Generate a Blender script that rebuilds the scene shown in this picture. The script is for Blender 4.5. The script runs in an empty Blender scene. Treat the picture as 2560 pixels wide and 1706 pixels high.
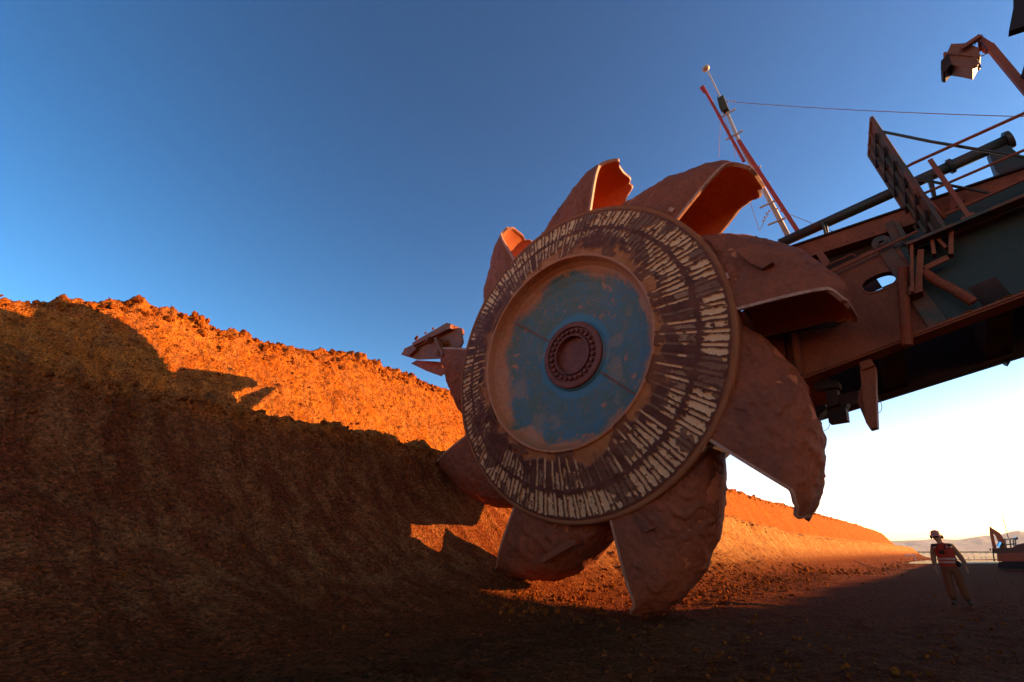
import bpy, math, random
import numpy as np
from mathutils import Vector, Matrix
from mathutils.geometry import tessellate_polygon
random.seed(7); RNG = np.random.default_rng(7)
R_ = math.radians
S = bpy.context.scene; COL = S.collection
V = lambda *a: np.array(a, float)

# ------------------------------------------------------------------ camera, sky, sun, exposure
PITCH = R_(24.45); EYE = 1.25
cd = bpy.data.cameras.new('camera'); cam = bpy.data.objects.new('camera', cd); COL.objects.link(cam)
cd.sensor_width = 36.0; cd.lens = 36.0*1159.0/2560.0; cd.clip_start = 0.1; cd.clip_end = 30000
cam.location = (0, 0, EYE); cam.rotation_euler = (math.pi/2+PITCH, 0, 0); S.camera = cam

SUN_AZ, SUN_EL = 88.5, 11.5        # azimuth clockwise from +Y
sdir = V(math.sin(R_(SUN_AZ))*math.cos(R_(SUN_EL)), math.cos(R_(SUN_AZ))*math.cos(R_(SUN_EL)), math.sin(R_(SUN_EL)))
world = bpy.data.worlds.new('World'); S.world = world; world.use_nodes = True
nt = world.node_tree; N = nt.nodes; N.clear()
out = N.new('ShaderNodeOutputWorld'); bg = N.new('ShaderNodeBackground'); sky = N.new('ShaderNodeTexSky')
sky.sky_type = 'NISHITA'; sky.sun_disc = False; sky.sun_elevation = R_(SUN_EL); sky.sun_rotation = R_(SUN_AZ)
sky.altitude = 2500; sky.air_density = 1.0; sky.dust_density = 1.3; sky.ozone_density = 2.0
hs = N.new('ShaderNodeHueSaturation'); hs.inputs['Saturation'].default_value = 1.22
gm = N.new('ShaderNodeGamma'); gm.inputs[1].default_value = 1.35
tn = N.new('ShaderNodeMix'); tn.data_type = 'RGBA'; tn.blend_type = 'MULTIPLY'; tn.inputs[0].default_value = 1
tc = N.new('ShaderNodeTexCoord'); sx = N.new('ShaderNodeSeparateXYZ'); cr_ = N.new('ShaderNodeValToRGB'); nt.links.new(tc.outputs['Generated'], sx.inputs[0]); nt.links.new(sx.outputs[2], cr_.inputs[0]); nt.links.new(cr_.outputs[0], tn.inputs[7])
e_ = cr_.color_ramp.elements; e_.new(.1); e_.new(.3)
for k_, (p_, c_) in enumerate(((0, (1.75, 1.05, .78)), (.10, (1.38, 1.0, .88)), (.32, (.76, 1.03, .98)), (1.0, (.40, .83, .88)))): e_[k_].position = p_; e_[k_].color = (*c_, 1)
nt.links.new(sky.outputs[0], tn.inputs[6]); nt.links.new(tn.outputs[2], hs.inputs['Color']); nt.links.new(hs.outputs[0], gm.inputs[0])
nt.links.new(gm.outputs[0], bg.inputs['Color']); bg.inputs['Strength'].default_value = 0.10
nt.links.new(bg.outputs[0], out.inputs['Surface'])
sl = bpy.data.lights.new('sun', 'SUN'); so = bpy.data.objects.new('sun', sl); COL.objects.link(so)
sl.energy = 5.0; sl.angle = R_(0.5); sl.color = (1.0, 0.66, 0.33)
so.rotation_euler = Vector(sdir).to_track_quat('Z', 'Y').to_euler()
S.view_settings.view_transform = 'Standard'; S.view_settings.look = 'None'
S.view_settings.gamma = 1.0; S.view_settings.exposure = 1.45
S.view_settings.use_white_balance = True; S.view_settings.white_balance_temperature = 8800; S.view_settings.white_balance_tint = 22

# ------------------------------------------------------------------ noise
def _h(ix, iy, iz, seed):
    h = (ix.astype(np.uint32)*np.uint32(374761393) + iy.astype(np.uint32)*np.uint32(668265263)
         + iz.astype(np.uint32)*np.uint32(2246822519) + np.uint32(seed*3266489917 & 0xffffffff))
    h = (h ^ (h >> np.uint32(13)))*np.uint32(1274126177); h = h ^ (h >> np.uint32(16))
    return (h & np.uint32(0xffff)).astype(float)/65535.0
def vn(x, y, z=None, seed=0):
    x, y = np.broadcast_arrays(np.asarray(x, float), np.asarray(y, float))
    z = np.zeros_like(x) if z is None else np.broadcast_to(np.asarray(z, float), x.shape)
    fx, fy, fz = np.floor(x), np.floor(y), np.floor(z)
    ix, iy, iz = fx.astype(np.int64), fy.astype(np.int64), fz.astype(np.int64)
    u, v, w = x-fx, y-fy, z-fz
    u = u*u*(3-2*u); v = v*v*(3-2*v); w = w*w*(3-2*w)
    r = 0
    for dx in (0, 1):
        for dy in (0, 1):
            for dz in (0, 1):
                r = r + _h(ix+dx, iy+dy, iz+dz, seed)*(u if dx else 1-u)*(v if dy else 1-v)*(w if dz else 1-w)
    return r*2-1
def fbm(x, y, z=None, o=4, seed=0, g=0.5):
    a, s, r = 1.0, 1.0, 0
    for k in range(o):
        r = r + a*vn(np.asarray(x)*s, np.asarray(y)*s, None if z is None else np.asarray(z)*s, seed+k); a *= g; s *= 2.03
    return r
def sm(e0, e1, x):
    t = np.clip((x-e0)/(e1-e0), 0, 1); return t*t*(3-2*t)

# ------------------------------------------------------------------ mesh helpers
class MB:
    def __init__(s): s.v = []; s.f = []; s.n = 0
    def add(s, v, f):
        v = np.asarray(v, float).reshape(-1, 3); s.v.append(v); s.f += [tuple(i+s.n for i in q) for q in f]; s.n += len(v); return s
    def box(s, c, ax, ay, az):      # centre and three half-axis vectors
        c, ax, ay, az = map(np.asarray, (c, ax, ay, az)); b = []
        for k in (-1, 1):
            for j in (-1, 1):
                for i in (-1, 1): b.append(c+i*ax+j*ay+k*az)
        return s.add(b, [(0, 2, 3, 1), (4, 5, 7, 6), (0, 1, 5, 4), (2, 6, 7, 3), (0, 4, 6, 2), (1, 3, 7, 5)])
    def beam(s, p, q, w, h, up=(0, 0, 1)):
        p, q, up = map(lambda t: np.asarray(t, float), (p, q, up)); d = q-p; L = np.linalg.norm(d); d = d/L
        x = np.cross(d, up); x /= np.linalg.norm(x); y = np.cross(x, d)
        return s.box((p+q)/2, d*L/2, x*w/2, y*h/2)
    def tube(s, P, r, n=10, cap=True):
        P = [np.asarray(p, float) for p in P]; m = len(P); rr = r if hasattr(r, '__len__') else [r]*m; vs = []
        t0 = P[1]-P[0]; a = V(0, 0, 1) if abs(t0[2]) < .9*np.linalg.norm(t0) else V(1, 0, 0)
        x = np.cross(t0, a); x /= np.linalg.norm(x)
        for i in range(m):
            t = P[min(i+1, m-1)]-P[max(i-1, 0)]; t = t/np.linalg.norm(t); x = x-t*(x@t); x /= np.linalg.norm(x); y = np.cross(t, x)
            for k in range(n): a = 2*math.pi*k/n; vs.append(P[i]+rr[i]*(math.cos(a)*x+math.sin(a)*y))
        f = [(i*n+k, i*n+(k+1) % n, (i+1)*n+(k+1) % n, (i+1)*n+k) for i in range(m-1) for k in range(n)]
        if cap: f += [tuple(range(n))[::-1], tuple((m-1)*n+k for k in range(n))]
        return s.add(vs, f)
    def prism(s, pts, ext, holes=()):   # planar polygon (world points) swept by vector ext
        loops = [[np.asarray(p, float) for p in pts]]+[[np.asarray(p, float) for p in h] for h in holes]
        ext = np.asarray(ext, float); flat = [p for l in loops for p in l]; n = len(flat)
        tri = tessellate_polygon([[Vector(p) for p in l] for l in loops])
        f = [tuple(t) for t in tri]+[tuple(i+n for i in t[::-1]) for t in tri]; b = 0
        for l in loops:
            m = len(l); f += [(b+i, b+(i+1) % m, b+(i+1) % m+n, b+i+n) for i in range(m)]; b += m
        return s.add(flat+[p+ext for p in flat], f)
    def ball(s, c, r, n=10, sc=(1, 1, 1)):
        vs = []; c = np.asarray(c, float)
        for i in range(1, n):
            for k in range(2*n):
                a, b = math.pi*i/n, math.pi*k/n; vs.append(c+V(math.sin(a)*math.cos(b)*sc[0], math.sin(a)*math.sin(b)*sc[1], math.cos(a)*sc[2])*r)
        m = 2*n; f = [(i*m+k, (i+1)*m+k, (i+1)*m+(k+1) % m, i*m+(k+1) % m) for i in range(n-2) for k in range(m)]
        t = len(vs); vs += [c+V(0, 0, r*sc[2]), c-V(0, 0, r*sc[2])]
        f += [(t, k, (k+1) % m) for k in range(m)]+[(t+1, (n-2)*m+(k+1) % m, (n-2)*m+k) for k in range(m)]
        return s.add(vs, f)
ORG = {}
def mesh_np(name, v, f):
    me = bpy.data.meshes.new(name); me.from_pydata(np.asarray(v).tolist(), [], f); me.update(); return me
def grid_mesh(name, P):                 # P: (a,b,3)
    a, b = P.shape[:2]; me = bpy.data.meshes.new(name); me.vertices.add(a*b); me.vertices.foreach_set('co', P.reshape(-1).astype(np.float32))
    i = np.arange((a-1)*(b-1)); r, c = i//(b-1), i % (b-1); k = r*b+c
    q = np.stack([k, k+1, k+b+1, k+b], 1).astype(np.int32); me.loops.add(q.size); me.loops.foreach_set('vertex_index', q.reshape(-1))
    me.polygons.add(len(q)); me.polygons.foreach_set('loop_start', np.arange(0, q.size, 4, dtype=np.int32)); me.polygons.foreach_set('loop_total', np.full(len(q), 4, np.int32))
    me.update(); me.validate(); return me
def link(name, me, mat, parent=None, loc=(0, 0, 0), smooth=False, recalc=True):
    """me holds world coordinates; loc is the object's own origin in the world"""
    o = bpy.data.objects.new(name, me); COL.objects.link(o); loc = V(*loc)
    if me is not None:
        me.transform(Matrix.Translation(Vector(-loc)))
        if not hasattr(mat, '__len__'): mat = [mat]
        for m_ in mat: me.materials.append(m_)
        if recalc:
            import bmesh
            bm = bmesh.new(); bm.from_mesh(me); bmesh.ops.recalc_face_normals(bm, faces=bm.faces); bm.to_mesh(me); bm.free()
        me.polygons.foreach_set('use_smooth', [smooth]*len(me.polygons)); me.update()
    ORG[o] = loc; o.location = loc-(ORG[parent] if parent else V(0, 0, 0))
    if parent: o.parent = parent
    return o
def build(name, mb, mat, parent=None, loc=None, smooth=False):
    v = np.concatenate(mb.v)
    if loc is None: loc = v.mean(0)
    return link(name, mesh_np(name, v, mb.f), mat, parent, loc, smooth)
def build_split(name, mb, mat, parent=None, smooth=False):
    v = np.concatenate(mb.v); par = list(range(len(v)))
    def find(i):
        while par[i] != i: par[i] = par[par[i]]; i = par[i]
        return i
    for f in mb.f:
        for i in f[1:]: par[find(i)] = find(f[0])
    g = {}
    for f in mb.f: g.setdefault(find(f[0]), []).append(f)
    out_ = []
    for k, fs in g.items():
        ids = sorted({i for f in fs for i in f}); mp = {i: j for j, i in enumerate(ids)}
        q = MB(); q.add(v[ids], [tuple(mp[i] for i in f) for f in fs]); out_.append(build(name, q, mat, parent, None, smooth))
    return out_
def empty(name, loc):
    o = bpy.data.objects.new(name, None); COL.objects.link(o); o.location = loc; ORG[o] = V(*loc); o.empty_display_size = .3; return o
def tag(o, label=None, cat=None, group=None, kind=None):
    for k, v in (('label', label), ('category', cat), ('group', group), ('kind', kind)):
        if v: o[k] = v
    return o

# ------------------------------------------------------------------ materials
def newmat(name):
    m_ = bpy.data.materials.new(name); m_.use_nodes = True; t = m_.node_tree; t.nodes.clear()
    o = t.nodes.new('ShaderNodeOutputMaterial'); b = t.nodes.new('ShaderNodeBsdfPrincipled'); t.links.new(b.outputs[0], o.inputs[0])
    return m_, t, b
def nz(t, vec, scale, detail=6, rough=.6, dist=0.0):
    n = t.nodes.new('ShaderNodeTexNoise'); n.inputs['Scale'].default_value = scale; n.inputs['Detail'].default_value = detail
    n.inputs['Roughness'].default_value = rough; n.inputs['Distortion'].default_value = dist
    if vec is not None: t.links.new(vec, n.inputs['Vector'])
    return n.outputs['Fac']
def ramp(t, fac, stops):
    r = t.nodes.new('ShaderNodeValToRGB'); e = r.color_ramp.elements
    while len(e) < len(stops): e.new(.5)
    for i, (p, c) in enumerate(stops): e[i].position = p; e[i].color = (*c, 1) if hasattr(c, '__len__') else (c, c, c, 1)
    t.links.new(fac, r.inputs[0]); return r.outputs[0]
def mix(t, fac, a, b, mode='MIX'):
    m_ = t.nodes.new('ShaderNodeMix'); m_.data_type = 'RGBA'; m_.blend_type = mode
    for s_, i in ((fac, 0), (a, 6), (b, 7)):
        if isinstance(s_, (int, float)): m_.inputs[i].default_value = s_
        elif isinstance(s_, tuple): m_.inputs[i].default_value = (*s_, 1)
        else: t.links.new(s_, m_.inputs[i])
    return m_.outputs[2]
def bump(t, b, h, st, dist=.02):
    n = t.nodes.new('ShaderNodeBump'); n.inputs['Strength'].default_value = st; n.inputs['Distance'].default_value = dist
    t.links.new(h, n.inputs['Height']); t.links.new(n.outputs[0], b.inputs['Normal'])
def pos(t): return t.nodes.new('ShaderNodeNewGeometry').outputs['Position']
def objc(t): return t.nodes.new('ShaderNodeTexCoord').outputs['Object']
def dusty(name, paint, dust, amt=.5, scale=2.0, dark=None, rough=.75, bs=.4, metal=0.0, fine=22, soft=.1):
    """painted or bare steel with dust and mud lying over it in patches"""
    m_, t, b = newmat(name); p = pos(t)
    wm = lambda c: (c[0]*.80, c[1]*.50, c[2]*.34) if c[0] > c[2]*1.5 else c
    dark = wm(dark) if dark else None; dust = wm(dust); paint = wm(paint)
    n1 = nz(t, p, scale, 8, .62, .6); n2 = nz(t, p, fine, 6, .7)
    f = ramp(t, n1, [(amt-soft, 1.0), (min(amt+soft, 1), 0.0)])
    c = mix(t, f, paint, dust)
    c = mix(t, ramp(t, n2, [(.35, .55), (.7, 0.0)]), c, dark or tuple(x*.45 for x in dust))
    c = mix(t, ramp(t, nz(t, p, fine*3.1, 3, .6), [(.62, 0.0), (.75, .35)]), c, tuple(min(1, x*1.8) for x in dust))
    t.links.new(c, b.inputs['Base Color']); b.inputs['Roughness'].default_value = rough; b.inputs['Metallic'].default_value = metal
    b.inputs['Specular IOR Level'].default_value = .3
    bump(t, b, mix(t, .5, n2, nz(t, p, fine*2.3, 4, .7)), bs, .02); return m_
DUST = (.36, .13, .055)
M = {}
M['mudsteel'] = dusty('mudsteel', (.25, .095, .055), (.48, .16, .075), .52, 1.6, (.12, .04, .03), fine=13, bs=.9, soft=.2)
M['lining'] = dusty('lining', (.66, .24, .14), (.74, .34, .18), .5, 1.2, (.42, .14, .09), fine=9, bs=.25)
M['edge'] = dusty('edge', (.70, .50, .42), (.55, .32, .22), .45, 3.0, (.2, .09, .06), rough=.5, bs=.2)
M['rustplate'] = dusty('rustplate', (.30, .11, .06), (.44, .17, .085), .5, 1.4, (.13, .05, .04), fine=16, soft=.18)
M['green'] = dusty('green', (.006, .024, .015), (.09, .035, .018), .36, 1.1, (.03, .03, .024), fine=12, rough=.55, bs=.2)
M['greendust'] = dusty('greendust', (.05, .055, .035), (.26, .11, .055), .5, 1.7, (.05, .035, .025), fine=15, rough=.6, bs=.3)
M['rail'] = dusty('rail', (.40, .10, .05), (.36, .15, .08), .5, 5.0, (.14, .045, .03), rough=.6, bs=.2)
M['pipe'] = dusty('pipe', (.03, .045, .032), (.15, .07, .035), .42, 2.0, (.03, .03, .025), rough=.5, bs=.15)
M['dark'] = dusty('dark', (.035, .02, .015), (.09, .035, .02), .45, 1.5, (.02, .014, .012), fine=12)
M['red'] = dusty('red', (.55, .07, .03), (.45, .16, .08), .35, 4.0, (.3, .05, .03), rough=.5, bs=.1)
M['galv'] = dusty('galv', (.55, .52, .44), (.42, .27, .18), .35, 5.0, (.3, .2, .14), rough=.45, bs=.1)
M['wire'] = dusty('wire', (.35, .20, .20), (.4, .2, .15), .4, 6.0, rough=.5, bs=0)
M['tooth'] = dusty('tooth', (.22, .11, .075), (.50, .22, .12), .5, 4.0, (.09, .04, .03), fine=20, rough=.6, soft=.16)
def plain(name, c, rough=.7, metal=0.0, bs=0):
    m_, t, b = newmat(name); p = pos(t); n = nz(t, p, 30, 4)
    t.links.new(mix(t, ramp(t, n, [(.3, 0.0), (.75, .5)]), c, tuple(x*.6 for x in c)), b.inputs['Base Color'])
    b.inputs['Roughness'].default_value = rough; b.inputs['Metallic'].default_value = metal; b.inputs['Specular IOR Level'].default_value = .5 if metal else .15
    if bs: bump(t, b, n, bs)
    return m_
def earthmat(name, kind):
    m_, t, b = newmat(name); p = pos(t); sp = t.nodes.new('ShaderNodeSeparateXYZ'); t.links.new(p, sp.inputs[0])
    big = nz(t, p, .35, 5, .6); med = nz(t, p, 3.0, 8, .7); gr = nz(t, p, 17, 5, .75)
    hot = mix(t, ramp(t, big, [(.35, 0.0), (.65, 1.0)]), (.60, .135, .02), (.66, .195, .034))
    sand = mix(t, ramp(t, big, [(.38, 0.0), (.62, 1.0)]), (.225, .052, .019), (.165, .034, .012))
    if kind == 'bank':
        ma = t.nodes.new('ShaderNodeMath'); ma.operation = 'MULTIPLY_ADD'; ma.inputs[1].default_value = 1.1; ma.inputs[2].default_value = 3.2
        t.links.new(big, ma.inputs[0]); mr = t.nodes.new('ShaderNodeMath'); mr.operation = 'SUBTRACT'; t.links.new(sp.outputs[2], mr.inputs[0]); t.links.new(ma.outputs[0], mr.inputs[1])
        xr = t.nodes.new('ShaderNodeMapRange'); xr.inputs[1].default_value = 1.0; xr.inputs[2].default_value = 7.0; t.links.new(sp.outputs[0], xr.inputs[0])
        sand_lit = mix(t, ramp(t, big, [(.38, 0.0), (.62, 1.0)]), (.82, .42, .14), (.66, .28, .08))
        gcol2 = sand; sand = mix(t, xr.outputs[0], sand, sand_lit)  # lower tier: tone for shade on the left, sunlit tone painted on the right
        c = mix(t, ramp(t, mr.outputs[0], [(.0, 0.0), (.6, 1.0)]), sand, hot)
        gcol = mix(t, .9, sand, (.115, .014, .0015))
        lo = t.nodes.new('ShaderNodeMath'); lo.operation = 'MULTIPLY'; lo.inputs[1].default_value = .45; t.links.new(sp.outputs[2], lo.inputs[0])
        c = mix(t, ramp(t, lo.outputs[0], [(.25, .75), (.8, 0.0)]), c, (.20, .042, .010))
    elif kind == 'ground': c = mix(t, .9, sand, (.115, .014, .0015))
    else: c = mix(t, ramp(t, big, [(.4, 0.0), (.6, 1.0)]), (.22, .05, .010), (.36, .09, .014))
    if kind == 'bank':
        mp = t.nodes.new('ShaderNodeMapping'); mp.inputs['Rotation'].default_value = (0, 0, -R_(52)); mp.inputs['Scale'].default_value = (1.5, 3.2, .25); t.links.new(p, mp.inputs[0])
        c = mix(t, ramp(t, nz(t, mp.outputs[0], 1.0, 5, .6), [(.42, .0), (.60, .65)]), c, (.40, .14, .045))
    c = mix(t, ramp(t, med, [(.38, .75), (.56, 0.0)]), c, (.20, .045, .012))
    c = mix(t, ramp(t, gr, [(.36, .7), (.52, 0.0)]), c, (.09, .025, .01))
    c = mix(t, ramp(t, gr, [(.58, 0.0), (.72, .55)]), c, (.44, .125, .045))
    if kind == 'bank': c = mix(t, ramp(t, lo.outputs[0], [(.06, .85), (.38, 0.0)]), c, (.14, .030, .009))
    vo = t.nodes.new('ShaderNodeTexVoronoi'); vo.inputs['Scale'].default_value = 24; wv = t.nodes.new('ShaderNodeMix'); wv.data_type = 'VECTOR'; wv.inputs[0].default_value = .04
    nn = t.nodes.new('ShaderNodeTexNoise'); nn.inputs['Scale'].default_value = 20; t.links.new(p, nn.inputs['Vector']); t.links.new(p, wv.inputs[4]); t.links.new(nn.outputs['Color'], wv.inputs[5]); t.links.new(wv.outputs[1], vo.inputs['Vector'])
    vr = t.nodes.new('ShaderNodeSeparateColor'); t.links.new(vo.outputs['Color'], vr.inputs[0])
    dk_ = t.nodes.new('ShaderNodeMix'); dk_.data_type = 'RGBA'; dk_.blend_type = 'MULTIPLY'; dk_.inputs[0].default_value = 1; t.links.new(c, dk_.inputs[6]); t.links.new(ramp(t, vr.outputs[0], [(0, .5), (.35, .9), (.8, 1.08), (1, 1.5)]), dk_.inputs[7]); c = dk_.outputs[2]
    t.links.new(c, b.inputs['Base Color']); b.inputs['Roughness'].default_value = .95; b.inputs['Specular IOR Level'].default_value = .02
    h = mix(t, .45, gr, nz(t, p, 42, 4, .7)); h = mix(t, .5, h, vo.outputs['Distance']); bump(t, b, h, 1.0, .10); return m_
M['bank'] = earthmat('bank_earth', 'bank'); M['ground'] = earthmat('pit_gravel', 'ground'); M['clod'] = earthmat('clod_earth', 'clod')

# ------------------------------------------------------------------ ground, bank
ND = V(.788, -.616, 0)              # horizontal direction from the bank towards the pit
DS = V(.616, .788, 0)               # along the bank
def path(s):                        # the bank curves slightly to the right far away
    s = np.asarray(s, float); ss = np.clip(s-35, 0, None)
    k = .075*(ss*ss/(ss+90)); return s[..., None]*DS + k[..., None]*ND
def crestH(s):
    return np.interp(s, [-40, -6, 0, 2, 4.2, 6, 8.2, 12, 20, 60, 120, 200, 260], [8.6, 8.2, 8.1, 8.8, 9.35, 9.3, 9.5, 10.0, 10.2, 10.6, 10.8, 10.4, 9.5])
def drop(x, y): return -1.3*sm(28, 85, np.hypot(x, y))
def make_bank():
    s1 = np.arange(-7, 30, .05); s2 = 30*np.exp(np.linspace(0.0016, math.log(330/30.), 620)); s0 = -7-np.cumsum(np.linspace(.06, .5, 90))[::-1]
    s = np.concatenate([s0, s1, s2]); ns = len(s)
    R, qc, zc = 5.93, 5.62, 5.93
    th = np.linspace(0, 1, 150)**.9*R_(73.5)
    toe = np.linspace(1.6, qc, 55)[:-1]
    qa = np.concatenate([toe, qc+R*np.sin(th)]); za = np.concatenate([np.zeros(54), zc-R*np.cos(th)]); nl = len(qa)
    qb, zb = qa[-1], za[-1]
    Q = np.zeros((ns, 0)); Z = Q
    q_l = np.broadcast_to(qa, (ns, nl)).copy(); z_l = np.broadcast_to(za, (ns, nl)).copy()
    bw = np.linspace(0, 1, 22)[1:]; q_b = qb+.1+bw*5.0; z_b = zb+.12+bw*.1
    q_b = np.broadcast_to(q_b, (ns, 21)).copy(); z_b = np.broadcast_to(z_b, (ns, 21)).copy()
    H = crestH(s)+.16*fbm(s*.35, s*0, o=4, seed=31)
    uw = np.linspace(0, 1, 110)[1:, None].T; q0, z0 = qb+5.1, zb+.22
    q_u = q0+(19.2-q0)*(uw**1.15)+np.zeros((ns, 1)); z_u = z0+(H[:, None]-z0)*uw
    tw = (np.linspace(0, 1, 26)[1:, None].T)**2; q_t = 19.2+tw*60+np.zeros((ns, 1)); z_t = H[:, None]+np.sqrt(tw)*.9+np.zeros((ns, 1))
    Q = np.concatenate([q_l, q_b, q_u, q_t], 1); Z = np.concatenate([z_l, z_b, z_u, z_t], 1); nq = Q.shape[1]
    Sg = np.broadcast_to(s[:, None], Q.shape)
    # surface frame in (q,z)
    dq = np.gradient(Q, axis=1); dz = np.gradient(Z, axis=1); L = np.sqrt(dq**2+dz**2)+1e-9; nq_, nz_ = -dz/L, dq/L
    far = np.clip(np.abs(Sg)/40, 1, 8)
    A = Sg/far**.5; B = Q; C_ = Z
    d = .06*fbm(A*1.1, B*1.1, C_*1.1, o=3, seed=1)+.035*np.abs(fbm(A*4, B*4, C_*4, o=3, seed=5))+.036*fbm(A*12, B*12, C_*12, o=2, seed=9)
    rough = np.ones(nq); idx = np.arange(nq)
    rough[:54] = np.linspace(.0, .9, 54); rough[54:nl] = .5; rough[nl+21:] = 1.25
    d = d*rough
    # scour grooves left by the buckets on the lower face
    face = sm(54, 90, idx)*(idx < nl)
    lean = Sg+.18*(Q-qc)*np.clip(Sg-4, 0, 14)/14
    gro = .05*fbm(lean*1.3, C_*.05, o=2, seed=14, g=.5)+.05*np.abs(vn(lean*3.6, C_*.07, seed=15))
    d = d+gro*face
    # crumbly edges at the bench lip and at the crest
    lip = np.exp(-((idx-nl)/9.0)**2)+1.3*np.exp(-((idx-(nl+21+109))/14.0)**2)
    d = d+lip*(.17*np.clip(fbm(A*2.2, B*1.4, C_*1.4, o=4, seed=21, g=.65), -.25, 1))
    # talus and slumps
    tal = np.exp(-((Q-8.2)/1.6)**2)*(idx < nl)*np.clip((Sg-12)/6, 0, 1)
    d = d+tal*(.16*np.clip(fbm(A*.7, B*.9, o=4, seed=25), 0, 1)+.10*np.abs(fbm(A*2.7, B*2.7, C_*2.7, o=3, seed=26)))
    slump = np.exp(-((idx-(nl-25))/26.0)**2)*np.clip(vn(Sg*.28, Sg*0, seed=40)-.55, 0, 1)*.8
    d = d-slump
    Q2 = Q+nq_*d; Z2 = Z+nz_*d
    Z2[:, :54] = Z2[:, :54]-.10*sm(30, 0, idx[:54])
    end = sm(250, 330, Sg); Z2 = Z2*(1-end)-.3*end
    P = path(Sg); P = P-Q2[..., None]*ND; P[..., 2] = Z2+drop(P[..., 0], P[..., 1])
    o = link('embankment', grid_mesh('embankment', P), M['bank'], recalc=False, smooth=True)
    tag(o, 'sunlit orange earth bank of two tiers cut by the bucket wheel', kind='structure')
    return s, Q2, Z2, P, nl
bs, bQ, bZ, bP, bnl = make_bank()
def make_ground():
    g = np.concatenate([-np.geomspace(9000, 14, 60), np.arange(-13.9, 30, .12), np.geomspace(30, 9000, 110)])
    h = np.concatenate([-np.geomspace(9000, 3.2, 46), np.arange(-3, 26, .12), np.geomspace(26.2, 9000, 150)])
    X, Y = np.meshgrid(g, h, indexing='ij'); r = np.hypot(X, Y)
    Z = (.035*fbm(X*.5, Y*.5, o=3, seed=50)+.035*np.abs(fbm(X*2.6, Y*2.6, o=3, seed=53))+.012*fbm(X*9, Y*9, o=2, seed=55))*np.exp(-r/60)
    tr = np.sin((X*DS[0]+Y*DS[1])*.1)*.6; off = (X*ND[0]+Y*ND[1])+tr
    for c, w_ in ((1.2, .25), (3.1, .3), (6.0, .3)): Z -= .05*np.exp(-((off-c)/w_)**2)*np.exp(-r/50)
    Z = Z-.04+drop(X, Y)
    P = np.stack([X, Y, Z], -1)
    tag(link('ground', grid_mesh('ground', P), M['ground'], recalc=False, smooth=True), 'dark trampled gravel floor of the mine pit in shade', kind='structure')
make_ground()
def rubble():
    import itertools
    ico = bpy.data.meshes.new('t'); import bmesh
    bm = bmesh.new(); bmesh.ops.create_icosphere(bm, subdivisions=1, radius=1); bm.verts.ensure_lookup_table()
    iv = np.array([v.co[:] for v in bm.verts]); ifc = np.array([[v.index for v in f.verts] for f in bm.faces]); bm.free()
    pts = []; siz = []
    n0 = bnl
    def sc(n, srange, irange, a, b, pw=2.5):
        ii = RNG.integers(np.searchsorted(bs, srange[0]), np.searchsorted(bs, srange[1])-1, n)
        jj = np.clip((RNG.normal(0, 1, n)*(irange[1]-irange[0])/2+(irange[0]+irange[1])/2).astype(int), 0, bP.shape[1]-1)
        pts.append(bP[ii, jj]+RNG.normal(0, .02, (n, 3))); siz.append(a+(b-a)*RNG.random(n)**pw)
    cr = bnl+21+109
    sc(2600, (-6, 60), (cr-10, cr+6), .02, .16, 4); sc(1800, (-6, 60), (n0-8, n0+8), .02, .10, 3.5)
    sc(2200, (-6, 30), (n0+25, cr-5), .02, .07, 4); sc(1800, (-6, 30), (60, n0), .01, .05, 4)
    sc(900, (30, 160), (cr-8, cr+4), .05, .25, 3); sc(4500, (8, 60), (45, 85), .012, .085, 4)
    sc(900, (40, 240), (45, 80), .05, .25, 3)
    n = 9000; rr = np.abs(RNG.normal(0, 10, n))+3; aa = RNG.uniform(-math.pi*.2, math.pi*.75, n)
    G = np.stack([rr*np.cos(aa), rr*np.sin(aa), np.zeros(n)-.02], 1); keep = (G@ND) > -4; pts.append(G[keep]); siz.append(.010+.035*RNG.random(keep.sum())**6)
    P = np.concatenate(pts); s_ = np.concatenate(siz); n = len(P)
    ax = RNG.normal(0, 1, (n, 3)); ax /= np.linalg.norm(ax, axis=1)[:, None]
    vv = iv[None]*(1+RNG.uniform(-.3, .3, (n, len(iv), 1)))*RNG.uniform(.65, 1.2, (n, 1, 3))
    an = RNG.uniform(0, 6.28, n)[:, None, None]; k = ax[:, None, :]
    vv = vv*np.cos(an)+np.cross(np.broadcast_to(k, vv.shape), vv)*np.sin(an)+k*(vv*k).sum(-1, keepdims=True)*(1-np.cos(an))
    vv = vv*s_[:, None, None]+P[:, None]; F_ = (ifc[None]+(np.arange(n)*len(iv))[:, None, None]).reshape(-1, 3)
    me = bpy.data.meshes.new('rubble'); me.vertices.add(n*len(iv)); me.vertices.foreach_set('co', vv.reshape(-1).astype(np.float32))
    me.loops.add(F_.size); me.loops.foreach_set('vertex_index', F_.reshape(-1).astype(np.int32)); me.polygons.add(len(F_))
    me.polygons.foreach_set('loop_start', np.arange(0, F_.size, 3, dtype=np.int32)); me.polygons.foreach_set('loop_total', np.full(len(F_), 3, np.int32)); me.update()
    tag(link('rubble', me, M['clod'], recalc=False, smooth=False), 'loose clods of orange earth strewn along the bank and pit floor', 'rubble', kind='stuff')
rubble()

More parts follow.
